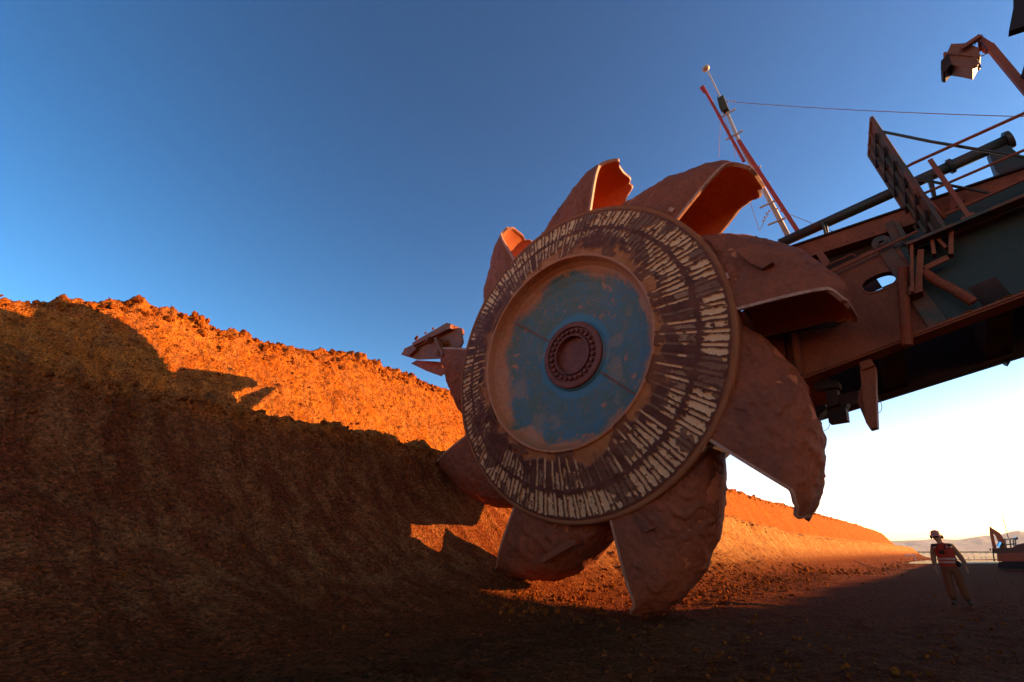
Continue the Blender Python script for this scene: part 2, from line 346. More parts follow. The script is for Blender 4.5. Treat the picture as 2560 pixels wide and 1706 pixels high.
# ------------------------------------------------------------------ the wheel frame
F0 = V(0, math.cos(PITCH), math.sin(PITCH)); U0 = V(0, -math.sin(PITCH), math.cos(PITCH)); CAMP = V(0, 0, EYE)
WC = V(1.466, 11.0, 5.912); Wm = V(-.67162, -.74069, -.01745); Wb = V(.74080, -.67172, 0); Ww = V(-.01172, -.01293, .99985)
def ray(x, y): return F0+V((x-1280)/1159., 0, 0)+(853-y)/1159.*U0
def at(x, y, o):                    # the point of the machine plane at depth offset o seen at photo pixel x, y
    r = ray(x, y); return CAMP+r*(((WC+Wm*o-CAMP)@Wm)/(r@Wm))
def pol(r, th, o): th = R_(th); return WC+r*math.cos(th)*Wb+r*math.sin(th)*Ww+o*Wm
mc = empty('bucket_wheel_excavator', (18.5, -4.5, 0))
tag(mc, 'giant bucket wheel excavator with mud-caked striped wheel and dark green boom', 'mining machine')

def face_mat():
    m_, t, b = newmat('wheel_face'); at_ = t.nodes.new('ShaderNodeAttribute'); at_.attribute_name = 'mask'
    p = pos(t); sp = t.nodes.new('ShaderNodeSeparateColor'); t.links.new(at_.outputs['Color'], sp.inputs[0])
    n2 = nz(t, p, 26, 6, .7); n1 = nz(t, p, 3, 6, .6)
    bare = mix(t, ramp(t, n2, [(.4, .5), (.6, 0.0)]), (.78, .40, .20), (.48, .20, .09))
    mud = mix(t, ramp(t, n1, [(.4, 0.0), (.6, 1.0)]), (.105, .026, .014), (.15, .038, .02))
    dust = mix(t, ramp(t, n1, [(.35, 0.0), (.65, 1.0)]), (.48, .14, .045), (.34, .09, .03))
    c = mix(t, sp.outputs[0], mud, bare); c = mix(t, sp.outputs[1], c, dust)
    t.links.new(c, b.inputs['Base Color']); b.inputs['Roughness'].default_value = .85; b.inputs['Specular IOR Level'].default_value = .25
    bump(t, b, n2, .35, .015); return m_
def disc_mat():
    m_, t, b = newmat('wheel_dish'); at_ = t.nodes.new('ShaderNodeAttribute'); at_.attribute_name = 'mask'
    p = pos(t); sp = t.nodes.new('ShaderNodeSeparateColor'); t.links.new(at_.outputs['Color'], sp.inputs[0])
    n1 = nz(t, p, 1.3, 7, .65); n2 = nz(t, p, 28, 6, .8); n3 = nz(t, p, 7, 7, .7)
    blue = mix(t, ramp(t, n1, [(.42, 0.0), (.6, 1.0)]), (.035, .105, .125), (.05, .09, .06))
    blue = mix(t, ramp(t, n3, [(.45, 0.0), (.62, .75)]), blue, (.13, .09, .045))
    rust = mix(t, ramp(t, n3, [(.35, 0.0), (.65, 1.0)]), (.42, .095, .03), (.52, .155, .05))
    ad = t.nodes.new('ShaderNodeMath'); ad.operation = 'MULTIPLY_ADD'; ad.inputs[1].default_value = .9; t.links.new(nz(t, p, 16, 8, .75), ad.inputs[0]); t.links.new(sp.outputs[0], ad.inputs[2])
    c = mix(t, ramp(t, ad.outputs[0], [(.70, 0.0), (.98, 1.0)]), rust, blue)
    c = mix(t, ramp(t, n2, [(.54, 0.0), (.68, .6)]), c, (.38, .18, .06))
    c = mix(t, sp.outputs[1], c, (.03, .14, .18))
    c = mix(t, sp.outputs[2], c, (.38, .15, .07))
    t.links.new(c, b.inputs['Base Color']); b.inputs['Roughness'].default_value = .6; bump(t, b, n2, .2, .01); return m_
M['face'] = face_mat(); M['dish'] = disc_mat()
def ring_mesh(name, prof, nth, fn):
    """prof list of (r,h); fn(theta,r,h)->(h displaced, rgb mask)"""
    r = np.array([p[0] for p in prof]); h = np.array([p[1] for p in prof]); th = np.linspace(0, 2*math.pi, nth+1)
    T, Rr = np.meshgrid(th, r, indexing='ij'); Hh = np.broadcast_to(h, T.shape); H2, mask = fn(T, Rr, Hh)
    P = WC+(Rr*np.cos(T))[..., None]*Wb+(Rr*np.sin(T))[..., None]*Ww+H2[..., None]*Wm
    me = grid_mesh(name, P); ca = me.color_attributes.new('mask', 'FLOAT_COLOR', 'POINT')
    c = np.concatenate([mask, np.ones(mask.shape[:2]+(1,))], -1); ca.data.foreach_set('color', c.reshape(-1).astype(np.float32)); return me
def interp_prof(pts, step):
    o_ = []
    for (r0, h0), (r1, h1) in zip(pts, pts[1:]):
        n = max(1, int(math.hypot(r1-r0, h1-h0)/step)); o_ += [(r0+(r1-r0)*i/n, h0+(h1-h0)*i/n) for i in range(n)]
    return o_+[pts[-1]]
def pn(T, Rr, k, seed, o=4): return fbm(np.cos(T)*Rr*k, np.sin(T)*Rr*k, o=o, seed=seed)
def cone_fn(T, Rr, Hh):
    NB = 80; ph = (T/(2*math.pi)*NB) % 1.0; wob = pn(T, Rr, 6, 60, 3)*.06; cell = np.floor(T/(2*math.pi)*NB)
    rag = pn(T, Rr, 14, 62, 3)*.14
    thin = sm(.12, .08, np.abs(((ph+wob*.3)+.5) % 1-.5)-.02)
    rnd = _h(cell.astype(np.int64), cell.astype(np.int64)*0+3, cell.astype(np.int64)*0, 4); rnd2 = _h(cell.astype(np.int64), cell.astype(np.int64)*0+9, cell.astype(np.int64)*0, 5)
    # outer band
    oz = sm(3.46, 3.50, Rr+rag*.25)*sm(3.98, 3.94, Rr+rag*.15); fat_o = sm(.27, .21, np.abs(ph-.5)+rag*.55+.12*np.abs(Rr-3.75)-(.02 if 0 else 0)-.06*(rnd-.5))
    iz_ = sm(2.82+.0, 2.88, Rr+rag*.3-.18*(rnd-.2)*0)*sm(3.37, 3.33, Rr+rag*.2); fat_i = sm(.25, .19, np.abs(ph-.5)+rag*.6+.10*(rnd2-.3)+.25*np.clip(3.05-Rr, 0, 1)*(1+rnd))
    fat_o = fat_o*sm(3.44+.2*np.clip(rnd2-.5, 0, 1), 3.49+.2*np.clip(rnd2-.5, 0, 1), Rr+rag*.5)*sm(4.02-.07*rnd, 3.98-.07*rnd, Rr+rag*.3)*(rnd*7 % 1 > .06)
    fat_i = fat_i*sm(2.80+.28*rnd, 2.86+.28*rnd, Rr+rag*.5)*(rnd2*5 % 1 > .12)
    # mud that hides bars in patches
    big = pn(T, Rr, .75, 66, 4); cover = sm(-.02, .14, big+.02)*sm(3.5, 3.1, Rr)
    cover2 = sm(.27, .33, pn(T, Rr, 2.2, 68, 4)); hidefat = sm(-.12, .05, vn(np.cos(T)*3.2+7, np.sin(T)*3.2, seed=70))
    inner_thin = sm(2.62, 2.7, Rr)*sm(3.40, 3.35, Rr)
    m_ = np.maximum(oz*np.maximum(thin, fat_o), np.maximum(inner_thin*thin*(1-cover), iz_*fat_i*(1-cover*.9)*(.35+.65*(1-hidefat)*0+.65*hidefat)))
    m_ = np.clip(m_*(1-cover2*.85), 0, 1)*sm(-.75, -.45, pn(T, Rr, 9, 72, 3)+.25)
    dust = sm(2.92, 2.70, Rr+pn(T, Rr, 3.5, 74, 5)*.2)*(1-.75*sm(.1, .25, pn(T, Rr, 2.5, 76, 3)))
    edge = sm(4.0, 4.03, Rr)
    dust = np.maximum(dust, edge*.6)
    mud = (1-m_)*(1-dust)
    H2 = Hh+.040*mud+.02*pn(T, Rr, 5, 78, 4)*mud+.03*cover*sm(4.0, 3.9, Rr)*np.abs(pn(T, Rr, 3, 80, 4))+.004*pn(T, Rr, 12, 82, 2)
    H2 = np.where(Rr > 4.06, Hh, H2)
    return H2, np.stack([m_, dust, 0*m_], -1)
def cone_h(r): return .38*(4.05-r)/(4.05-2.6)
prof = [(3.9, -.5), (4.10, -.42), (4.125, -.03), (4.12, .02), (4.07, .03), (4.05, .012)]+[(r, cone_h(r)) for r in np.linspace(4.04, 2.60, 116)]+[(2.585, .40), (2.57, .43)]
wheel = link('wheel_face', ring_mesh('wheel_face', prof, 1840, cone_fn), M['face'], mc, WC, True, recalc=False)
def dish_fn(T, Rr, Hh):
    n = pn(T, Rr, 1.7, 90, 5); blue = sm(2.5, 2.0, Rr+n*.12)
    streak = sm(.62, .95, pn(T, Rr, 6, 93, 3)); blue = blue*(1-.5*streak)
    blue = blue*(1-.45*sm(-.1, .6, pn(T, Rr, 1.1, 97, 5)+.35*np.sin(T)))
    inner = sm(1.16, 1.05, Rr+n*.05)*.9
    worn = sm(.45, .8, n)*.35; line = sm(.02, .0, np.abs(Rr-1.62-.02*n))*.25*sm(0, .3, pn(T, Rr, 2, 99, 2))
    return Hh+.006*pn(T, Rr, 3, 95, 3), np.stack([blue, inner, np.maximum(worn, line)], -1)
dprof = interp_prof([(2.585, .41), (2.575, .44), (2.54, .45), (2.51, .43), (2.50, .38), (2.46, .24), (2.38, .12), (2.22, .01), (2.0, -.08), (1.6, -.17), (1.1, -.235), (.95, -.24), (.93, -.19), (.86, -.19)], .02)
dish = link('wheel_dish', ring_mesh('wheel_dish', dprof, 420, dish_fn), M['dish'], mc, WC, True, recalc=False)
mb = MB()
for th in (141, -41):               # radial weld seams of the dish
    mb = MB(); mb.beam(pol(.95, th, -.225), pol(1.62, th, -.15), .035, .03, Wm); mb.beam(pol(1.6, th, -.155), pol(2.25, th, .035), .035, .03, Wm)
    build('weld_seam', mb, M['rail'], dish)
def lathe(mb, prof, n=64, c=WC):
    vs = []; m_ = len(prof)
    for k in range(n):
        a = 2*math.pi*k/n
        for r, h in prof: vs.append(c+r*math.cos(a)*Wb+r*math.sin(a)*Ww+h*Wm)
    return mb.add(vs, [(k*m_+i, k*m_+i+1, ((k+1) % n)*m_+i+1, ((k+1) % n)*m_+i) for k in range(n) for i in range(m_-1)])
M['flange'] = dusty('flange', (.24, .065, .05), (.36, .12, .08), .5, 4, (.12, .04, .03), fine=24, rough=.6)
hub = build('hub_flange', lathe(MB(), [(.90, -.24), (.90, -.12), (.87, -.10), (.76, -.10), (.74, -.16), (.56, -.16), (.55, -.20), (.54, -.10), (.50, -.10), (.49, -.30)]), M['flange'], mc, WC)
build('hub_cover', lathe(MB(), [(.49, -.27), (.2, -.275), (.001, -.28)]), M['flange'], hub, WC)
b0 = None
for k in range(26):
    a = 2*math.pi*k/26; c = WC+.65*math.cos(a)*Wb+.65*math.sin(a)*Ww
    if b0 is None:
        q = MB(); vs = []
        for h_, rr in ((-.165, .06), (-.09, .056), (-.075, .04)):
            for j in range(6): vs.append(c+rr*math.cos(j*1.0472)*Wb+rr*math.sin(j*1.0472)*Ww+h_*Wm)
        q.add(vs, [(i*6+j, i*6+(j+1) % 6, (i+1)*6+(j+1) % 6, (i+1)*6+j) for i in (0, 1) for j in range(6)]+[tuple(12+j for j in range(6))])
        b0 = build('bolt', q, M['flange'], hub, c); o = b0
    else: o = b0.copy(); COL.objects.link(o); o.parent = hub
    o.location = c-ORG[hub]
drum = lathe(MB(), [(1.2, -.5), (3.92, -.45), (3.95, -.5), (3.6, -.62), (2.7, -1.3), (1.9, -2.0), (1.0, -2.1)], 96)
build('wheel_drum', drum, M['dark'], mc, WC, True)
# small pale lugs on the rim between buckets
lug = MB()
for x, y in ((1681, 527), (1818, 694), (1806, 1010), (1757, 1120)):
    P = at(x, y, -.05); d = P-WC; d /= np.linalg.norm(d); t_ = np.cross(d, Wm); lug.box(P, d*.05, t_*.07, Wm*.06)
build_split('rim_lug', lug, M['edge'], mc)

# ------------------------------------------------------------------ buckets
BW = 1.78
def bucket(th0, seed, lipscale=1.0):
    RX = 1.93 if th0 in (116.5, 76, 37) else 1.86
    nu, nv = 90, 120; u = np.linspace(0, 1, nu); v = np.linspace(0, 1, nv); Ug, Vg = np.meshgrid(u, v, indexing='ij')
    fi = math.pi*Vg; c_, s_ = np.cos(fi), np.sin(fi); e = 2/3.3
    e = 2/(1.9+2.6*(1-Ug)**4); zz = np.sign(c_)*np.abs(c_)**e; rr = np.abs(s_)**e
    def surf(off, noise):
        lip = lipscale*(2.2*sm(.24, .42, Vg)*sm(.86, .66, Vg)*(1+.5*np.abs(np.sin(Vg*21+seed))+.35*vn(Vg*9+seed, Vg*0, seed=seed))) 
        dl = 36.5*Ug-lip*(1-Ug)**3
        ro = 4.06+(RX-off)*(1-Ug**1.5)
        ro = np.where(Ug > .999, 4.06, ro); rb = 3.98-.5*(1-Vg)*0
        w_ = (BW/2-off)*(1-.38*Ug**2); rad = rb+(ro-rb)*rr; o_ = -.03-BW/2+zz*w_
        o_ = o_+(.0)*Ug
        T = np.radians(th0+dl); d = pol3(rad, T, o_)
        if noise:
            cen = pol3(np.full_like(rad, 4.2), T, np.full_like(rad, -BW/2)); n_ = d-cen; n_ /= np.linalg.norm(n_, axis=-1, keepdims=True)
            q = d+seed*13.7
            k = .03*fbm(q[..., 0]*1.4, q[..., 1]*1.4, q[..., 2]*1.4, o=3, seed=seed)+.05*np.clip(fbm(q[..., 0]*3.3, q[..., 1]*3.3, q[..., 2]*3.3, o=4, seed=seed+3), 0, .5)+.013*fbm(q[..., 0]*12, q[..., 1]*14, q[..., 2]*14, o=2, seed=seed+8)
            k = k+.022*sm(.0, .05, fbm(q[..., 0]*1.7+5, q[..., 1]*1.7, q[..., 2]*1.7, o=5, seed=seed+20, g=.62)-.05)+.016*sm(.0, .05, fbm(q[..., 0]*3.1, q[..., 1]*3.1, q[..., 2]*3.1+9, o=4, seed=seed+30)-.2)
            k = k-.03*sm(.10, .18, np.abs(fbm(q[..., 0]*1.1, q[..., 1]*1.1, q[..., 2]*1.1, o=3, seed=seed+11)))*sm(.1, .3, Ug)
            d = d+n_*(k*sm(0, .10, Ug))[..., None]
        return d
    outer = surf(0, True); inner = surf(.05, False)
    mo = grid_mesh('bucket', outer); c = pol(4.9, th0+15, -BW/2)
    bo = link('bucket', mo, M['mudsteel'], mc, c, True, recalc=False)
    link('bucket_lining', grid_mesh('bucket_lining', inner), M['lining'], bo, c, True, recalc=False)
    # rim of the mouth: an outward-proud steel edge
    ed = MB(); a, b_ = outer[0], inner[0]; T = R_(th0); fw = math.sin(T)*Wb-math.cos(T)*Ww
    mid = (a+b_)/2; oo = (a-mid)*1.5
    rows = [mid+oo-fw*.05, mid+oo+fw*.012, mid-oo+fw*.012, mid-oo-fw*.05]
    vs = np.concatenate(rows); n = nv
    ed.add(vs, [(j*n+i, j*n+i+1, (j+1)*n+i+1, (j+1)*n+i) for j in range(3) for i in range(n-1)])
    build('mouth_edge', ed, M['edge'], bo, c)
    return bo
def pol3(r, T, o_): return WC+(r*np.cos(T))[..., None]*Wb+(r*np.sin(T))[..., None]*Ww+np.asarray(o_)[..., None]*Wm
BK = {}
for i, th in enumerate((116.5, 76, 37, -3, -41, -79.5, -118.8, -158.5, 162)): BK[th] = bucket(th, i+1, (1.15, 1, 1.3, .8, 1, .8, .7, .7, .6)[i])
for th_, pts_ in ((-79.5, [(1592, 1296), (1610, 1288), (1632, 1322), (1612, 1332)]), (-3, [(1835, 622), (1862, 628), (1932, 655), (1905, 672), (1870, 655)]), (-118.8, [(1345, 1398), (1420, 1352), (1440, 1350), (1436, 1362), (1352, 1410)])):
    q = MB(); q.prism([at(x, y, .03) for x, y in pts_], -Wm*.16); build('wear_block', q, M['mudsteel'], BK[th_])
# broken tooth carriers hanging from the bucket at the lower right
for k, (x0, y0, x1, y1, wd) in enumerate(((2010, 1185, 2012, 1283, .11), (2030, 1190, 2031, 1280, .10), (2046, 1150, 2040, 1250, .12))):
    o_ = -.75-.3*k; P, Q = at(x0, y0, o_), at(x1, y1, o_); q = MB(); d = (Q-P); s1 = np.cross(d, Wm); s1 /= np.linalg.norm(s1)
    ring = []
    for t_, w_ in ((0, 1), (.5, .95), (.8, .8), (1, .45)):
        for a_ in range(8):
            an = a_*math.pi/4; j = 1+.12*math.sin(5*t_+a_*2+k); ring.append(P+d*t_+s1*math.cos(an)*wd*w_*j+Wm*math.sin(an)*wd*.8*w_*j)
    q.add(ring, [(i*8+a_, i*8+(a_+1) % 8, (i+1)*8+(a_+1) % 8, (i+1)*8+a_) for i in range(3) for a_ in range(8)]+[tuple(24+a_ for a_ in range(8))])
    build('tooth', q, M['tooth'], BK[-41])
# tooth assembly of the bucket on the left, standing clear of the disc
def P2(pts, o_): return [at(x, y, o_) for x, y in pts]
lf = BK[162]
q = MB(); q.prism(P2([(1002, 886), (1010, 877), (1046, 853), (1131, 822), (1151, 820), (1157, 855), (1137, 895), (1041, 899), (1008, 889)], -.35), -Wm*.06)
build('tooth_plate', q, M['tooth'], lf)
q = MB(); q.prism(P2([(1030, 858), (1046, 848), (1117, 807), (1127, 810), (1130, 824), (1100, 838), (1062, 858), (1034, 872)], -.25), -Wm*.6)
q.beam(at(1035, 862, -.2), at(1128, 818, -.2), .12, .10, Wm)
build('tooth_bar', q, M['tooth'], lf)
q = MB(); q.prism(P2([(1006, 885), (1010, 872), (1032, 862), (1040, 872), (1022, 890)], -.2), -Wm*.5); build('tooth', q, M['tooth'], lf)
q = MB(); q.prism(P2([(1027, 909), (1041, 901), (1100, 905), (1112, 930), (1099, 940), (1066, 928)], -.9), -Wm*.08)
build('tooth_plate', q, M['tooth'], lf)
q = MB(); q.beam(at(1100, 850, -.3), at(1120, 893, -.3), .10, .5, Wm); q.beam(at(1085, 846, -.35), at(1078, 860, -.35), .05, .5, Wm); q.beam(at(1112, 905, -.6), at(1150, 880, -.4), .3, .35, Wm)
build_split('tooth_rib', q, M['tooth'], lf)
mud = MB()
for k in range(60):
    x = random.gauss(1110, 9); y = random.gauss(872, 11); mud.ball(at(x, y, -.30-.04*random.random()), random.uniform(.02, .06), 4)
for x, y, r in ((1040, 847, .07), (1043, 843, .06), (1083, 822, .05), (1064, 833, .05), (1135, 818, .05)): mud.ball(at(x, y, -.4), r, 4)
tag(build('caked_mud', mud, M['clod'], lf), kind='stuff')

# ------------------------------------------------------------------ boom
NP, FP = -2.5, -5.4                 # depth offsets of the near and far side plates
bd = math.cos(R_(10.8))*Wb+math.sin(R_(10.8))*Ww; bu = -math.sin(R_(10.8))*Wb+math.cos(R_(10.8))*Ww
def ext(p, q, t): return p+(q-p)*t
def hole(cx, cy, o_, a=.30, b_=.17):
    c = at(cx, cy, o_); L = []
    for k in range(28):
        an = 2*math.pi*k/28; x = math.copysign(abs(math.cos(an))**.8, math.cos(an))*a; y = math.copysign(abs(math.sin(an))**.8, math.sin(an))*b_; L.append(c+x*bd+y*bu)
    return L
boom = MB()
bl, br = at(2011, 950, NP), at(2560, 745, NP); tl, tr = at(2070, 679, NP), at(2560, 450, NP)
B0, B1 = ext(bl, br, -.75), ext(bl, br, 5.2); T0, T1 = ext(tl, tr, -1.0), ext(tl, tr, 5.5)
boom.prism([B0, B1, T1, T0], -Wm*.05, [hole(2197, 705, NP)])
boomo = build('boom_side_plate', boom, M['green'], mc)
# hole frame
fr = MB(); h1 = hole(2197, 705, NP+.03, .345, .215); h2 = hole(2197, 705, NP+.03)
fr.prism(h1, -Wm*.05, [h2]); h3 = hole(2197, 705, NP); 
n = len(h3); fr.add(h3+[p-Wm*.22 for p in h3], [(i, (i+1) % n, (i+1) % n+n, i+n) for i in range(n)])
build('hole_frame', fr, M['rustplate'], boomo)
# dusty front section of the side plate
fp = MB(); a1, a2 = at(2366, 817, NP+.012), at(2235, 598, NP+.012); b1, b2 = ext(bl, br, -.75)+Wm*.012, ext(tl, tr, -1.0)+Wm*.012
fp.prism([b1, a1, a2, b2], -Wm*.008, [hole(2197, 705, NP+.012, .346, .216)]); build('head_plate', fp, M['rustplate'], mc)
fq = MB(); far_b0, far_b1 = at(2040, 1048, FP), at(2560, 884, FP)
fb0, fb1 = ext(far_b0, far_b1, -.7), ext(far_b0, far_b1, 5.5); hh = 2.7
fu = fb1-fb0; FL = np.linalg.norm(fu); fu = fu/FL; hc = at(2196, 705, FP)-fb0; u1, vc = hc@fu, hc@bu; u0 = u1-1.1; fv = bu-fu*(bu@fu); fv /= np.linalg.norm(fv); vc = hc@fv
def fr_(a0, a1, b0_, b1_): fq.prism([fb0+fu*a0+fv*b0_, fb0+fu*a1+fv*b0_, fb0+fu*a1+fv*b1_, fb0+fu*a0+fv*b1_], Wm*.05)
fr_(0, u0, 0, hh); fr_(u1, FL, 0, hh); fr_(u0, u1, 0, vc-.42); fr_(u0, u1, vc+.42, hh); build('boom_side_plate', fq, M['dark'], mc)
# flanges along the lower and upper edges
fl = MB(); fl.beam(B0-Wm*.08, B1-Wm*.08, .05, .5, Wm); fl.beam(B0+bu*.03+Wm*.10, B1+bu*.03+Wm*.10, .04, .22, Wm); build('lower_flange', fl, M['rustplate'], mc)
fl = MB(); fl.beam(fb0-Wm*.0, fb1-Wm*.0, .06, .45, Wm); build('lower_flange', fl, M['dark'], mc)
fl = MB(); c0, c1 = at(2003, 637, NP-.3), at(2560, 456, NP-.3); c0, c1 = ext(c0, c1, -.35), ext(c0, c1, 5); fl.beam(c0, c1, .40, .28, Wm); uf = build('upper_chord', fl, M['rustplate'], mc)
fl = MB(); fl.beam(c0+bu*.22, c1+bu*.22, .04, .4, Wm); fl.prism([c0-Wm*.2, c1-Wm*.2, c1-bu*.6-Wm*.2, c0-bu*.6-Wm*.2], -Wm*.04); build('chord_cap', fl, M['dark'], uf)
rv = MB()
for k in range(26): P = ext(c0, c1, .05+k*.012)+Wm*.145-bu*.12; rv.ball(P, .02, 4); 
build_split('rivet', rv, M['rustplate'], uf)
# diaphragms under the boom, cross beams
for k, t_ in enumerate((.02, .40, .86, 1.35, 1.9, 2.6, 3.3, 4.0)):
    d = MB(); P = ext(bl, br, t_)+bu*.06; Q = ext(far_b0, far_b1, t_)+bu*.04
    d.prism([P, Q, Q+bu*.5, P+bu*.5], bd*(.42 if k < 3 else .3)); build('cross_beam', d, M['dark'] if k else M['rustplate'], mc)
dk = MB(); dk.prism([ext(T0, T1, .0), ext(T0, T1, 1), ext(fb0, fb1, 1)+bu*2.5, ext(fb0, fb1, 0)+bu*2.5], -bu*.06); 
inn = MB(); P, Q = ext(bl, br, 1.05), ext(bl, br, 5); inn.prism([P+bu*1.2-Wm*.4, Q+bu*1.2-Wm*.4, Q+bu*1.2-Wm*2.6, P+bu*1.2-Wm*2.6], bu*.05); build('conveyor_trough', inn, M['dark'], mc)
# head of the boom behind the wheel: bearing housing and chute plates
hd = MB(); lathe(hd, [(.001, -2.0), (1.1, -2.0), (1.15, -2.1), (1.15, -3.2), (.9, -3.3), (.9, -5.2), (.001, -5.2)], 48); build('axle_housing', hd, M['dark'], mc, None, True)
hd = MB(); lathe(hd, [(.95, -3.9), (2.7, -3.9), (2.75, -3.95), (2.75, -5.5), (2.7, -5.56), (.001, -5.56)], 64); build('shade_drive_housing', hd, M['dark'], mc)  # drive housing added behind the wheel, sized to shade the bank below the buckets
ch = MB(); ch.prism(P2([(1858, 775), (2125, 770), (2110, 800), (2090, 815), (1905, 840)], -2.1), -Wm*.06); build('chute_plate', ch, M['dark'], mc)
ch = MB(); ch.beam(at(1985, 815, -2.3), at(2003, 940, -2.3), .10, .35, Wm); ch.beam(at(1940, 800, -2.4), at(1950, 900, -2.4), .3, .3, Wm); build_split('wear_bar', ch, M['rustplate'], mc)
# diagonal brace with round lug on the near plate
dg = MB(); e1, e2, e3, e4 = P2([(2188, 616), (2218, 600), (2369, 803), (2330, 832)], NP+.10)
dg.prism([e1, e2, e3, e4], -Wm*.08); c = at(2203, 607, NP+.10); L = [c+.17*(math.cos(k*.2244)*bd+math.sin(k*.2244)*bu) for k in range(28)]; Lh = [c+.05*(math.cos(k*.628)*bd+math.sin(k*.628)*bu) for k in range(10)]
dg.prism(L, -Wm*.09, [Lh]); build('diagonal_brace', dg, M['greendust'], mc)
dg = MB(); dg.prism(P2([(2212, 560), (2232, 548), (2262, 610), (2240, 628)], NP+.02), -Wm*.10); dg.prism(P2([(2232, 548), (2248, 556), (2275, 605), (2262, 612)], NP+.12), -Wm*.05)
build_split('bracket', dg, M['greendust'], mc)
# thick pipe along the boom with end flange and arm
PO = -3.0
pp = MB(); p0, p1, p2 = at(1958, 606, PO), at(2200, 496, PO), at(2518, 352, PO); pp.tube([ext(p0, p2, -.02), p2], .125, 16); pipe = build('long_pipe', pp, M['pipe'], mc, None, True)
pf = MB(); d_ = (p2-p0)/np.linalg.norm(p2-p0); pf.tube([p2-d_*.02, p2+d_*.06], .19, 16); pf.tube([p2-d_*.95, p2-d_*.88], .17, 16); build_split('pipe_flange', pf, M['pipe'], pipe)
ar = MB(); ar.prism(P2([(2468, 372), (2518, 362), (2560, 395), (2575, 470), (2540, 500), (2520, 450), (2490, 430)], PO+.05), -Wm*.35); build('support_arm', ar, M['pipe'], mc)
pb = MB()
for x, y, x2, y2 in ((2058, 560, 2072, 612), (2322, 448, 2340, 510)): pb.beam(at(x, y, PO+.05), at(x2, y2, PO+.05), .05, .28, Wm); pb.beam(at(x+7, y-4, PO+.05), at(x2+2, y2, PO+.05), .04, .1, Wm)
pb.prism(P2([(2333, 503), (2350, 492), (2355, 508), (2340, 518)], PO+.1), -Wm*.1); build_split('pipe_bracket', pb, M['pipe'], pipe)
# walkway stringer, rails
ws = MB(); w0, w1 = at(2268, 617, NP+.45), at(2560, 497, NP+.45); ws.beam(w0, ext(w0, w1, 5.5), .28, .06, bu); ws.beam(w0+bu*-.01-Wm*.3, ext(w0, w1, 5.5)-bu*.01-Wm*.3, .06, .2, Wm); build('walkway_stringer', ws, M['greendust'], mc)
RO = NP+.45
rail = MB()
def rl(p, q, t1=4.0): return [at(*p, RO), ext(at(*p, RO), at(*q, RO), t1)]
k1 = [at(2300, 492, RO), at(2275, 452, RO), at(2264, 430, RO), at(2266, 418, RO), at(2278, 411, RO)]+[ext(at(2278, 411, RO), at(2560, 284, RO), 3.5)]
rail.tube(k1, .032, 8); rail.tube(rl((2308, 485), (2560, 376)), .028, 8); rail.tube(rl((2358, 540), (2560, 449)), .03, 8)
rail.tube([at(2308, 485, RO), at(2362, 546, RO)], .028, 8)
hr = build('handrail', rail, M['rail'], mc, None, True)
rp = MB(); rp.beam(at(2325, 400, RO), at(2424, 545, RO), .075, .06, Wm); rp.prism(P2([(2401, 546), (2432, 529), (2446, 542), (2412, 560)], RO), -Wm*.05); build('rail_post', rp, M['rail'], hr)
for k in range(1, 6):
    e_ = (at(2560, 284, RO)-at(2278, 411, RO)); s_ = e_/np.linalg.norm(e_)*1.9*k; rp = MB(); rp.beam(at(2325, 400, RO)+s_, at(2424, 545, RO)+s_, .075, .06, Wm); build('rail_post', rp, M['rail'], hr)
lw = MB(); lw.tube([at(2078, 682, NP+.2), at(2295, 578, NP+.2)], .028, 8); lw.tube([at(2050, 672, NP+.15), at(2130, 636, NP+.15), at(2140, 640, NP+.15)], .02, 6); lw.prism(P2([(2037, 630), (2052, 622), (2075, 655), (2060, 668)], NP+.15), -Wm*.05)
build_split('conduit', lw, M['rail'], mc)
rb = MB(); rb.prism(P2([(2372, 485), (2385, 480), (2402, 482), (2412, 498), (2375, 532)], NP-.1), -Wm*.3); build('junction_box', rb, M['rail'], mc)
# tall ribbed guard panel standing on the walkway
GO1, GO2 = -2.0, -2.75
g0, g1 = at(2179, 294, GO1), at(2364, 573, GO1); g2, g3 = at(2173, 388, GO2), at(2298, 582, GO2)
gx = -Wm; L = np.linalg.norm(g1-g0); ul = (g1-g0)/L; gn = np.cross(ul, gx); gn /= np.linalg.norm(gn)
gp = MB(); c4 = [g0, g1, g3+(g3-g2)*.08, g2]
gp.prism([g0, g1, g3, g2], gn*.03); guard = build('guard_panel', gp, M['greendust'], mc)
fm = MB()
for p, q in ((g0, g1), (g2, g3), (g0, g2)): fm.tube([p, q], .04, 8)
for t_ in (.36, .68):
    fm.beam(ext(g0, g2, t_)-gn*.03, ext(g1, g3, t_)-gn*.03, .03, .05, gn)
build('panel_frame', fm, M['greendust'], guard)
sl_ = MB()
for xs_ in (2198, 2222, 2247, 2275, 2301, 2326):
    ta = (xs_-2179)/185.; tb = (xs_-2173)/125.; A_ = ext(g0, g1, ta); B_ = ext(g2, g3, tb); e_ = .93 if tb < .95 else .93*(1.0-ta*.0)/(1+1.6*(tb-.95))
    sl_.beam(ext(A_, B_, .12)-gn*.045, ext(A_, B_, e_)-gn*.045, .05, .03, gn)
build_split('panel_slot', sl_, M['dark'], guard)
st = MB(); st.tube([at(2203, 329, -2.0), at(2330, 355, -2.1), at(2575, 396, -2.4)], .03, 8); st.tube([at(2288, 446, -2.1), at(2500, 489, -2.6)], .028, 8); build_split('panel_stay', st, M['pipe'], mc)
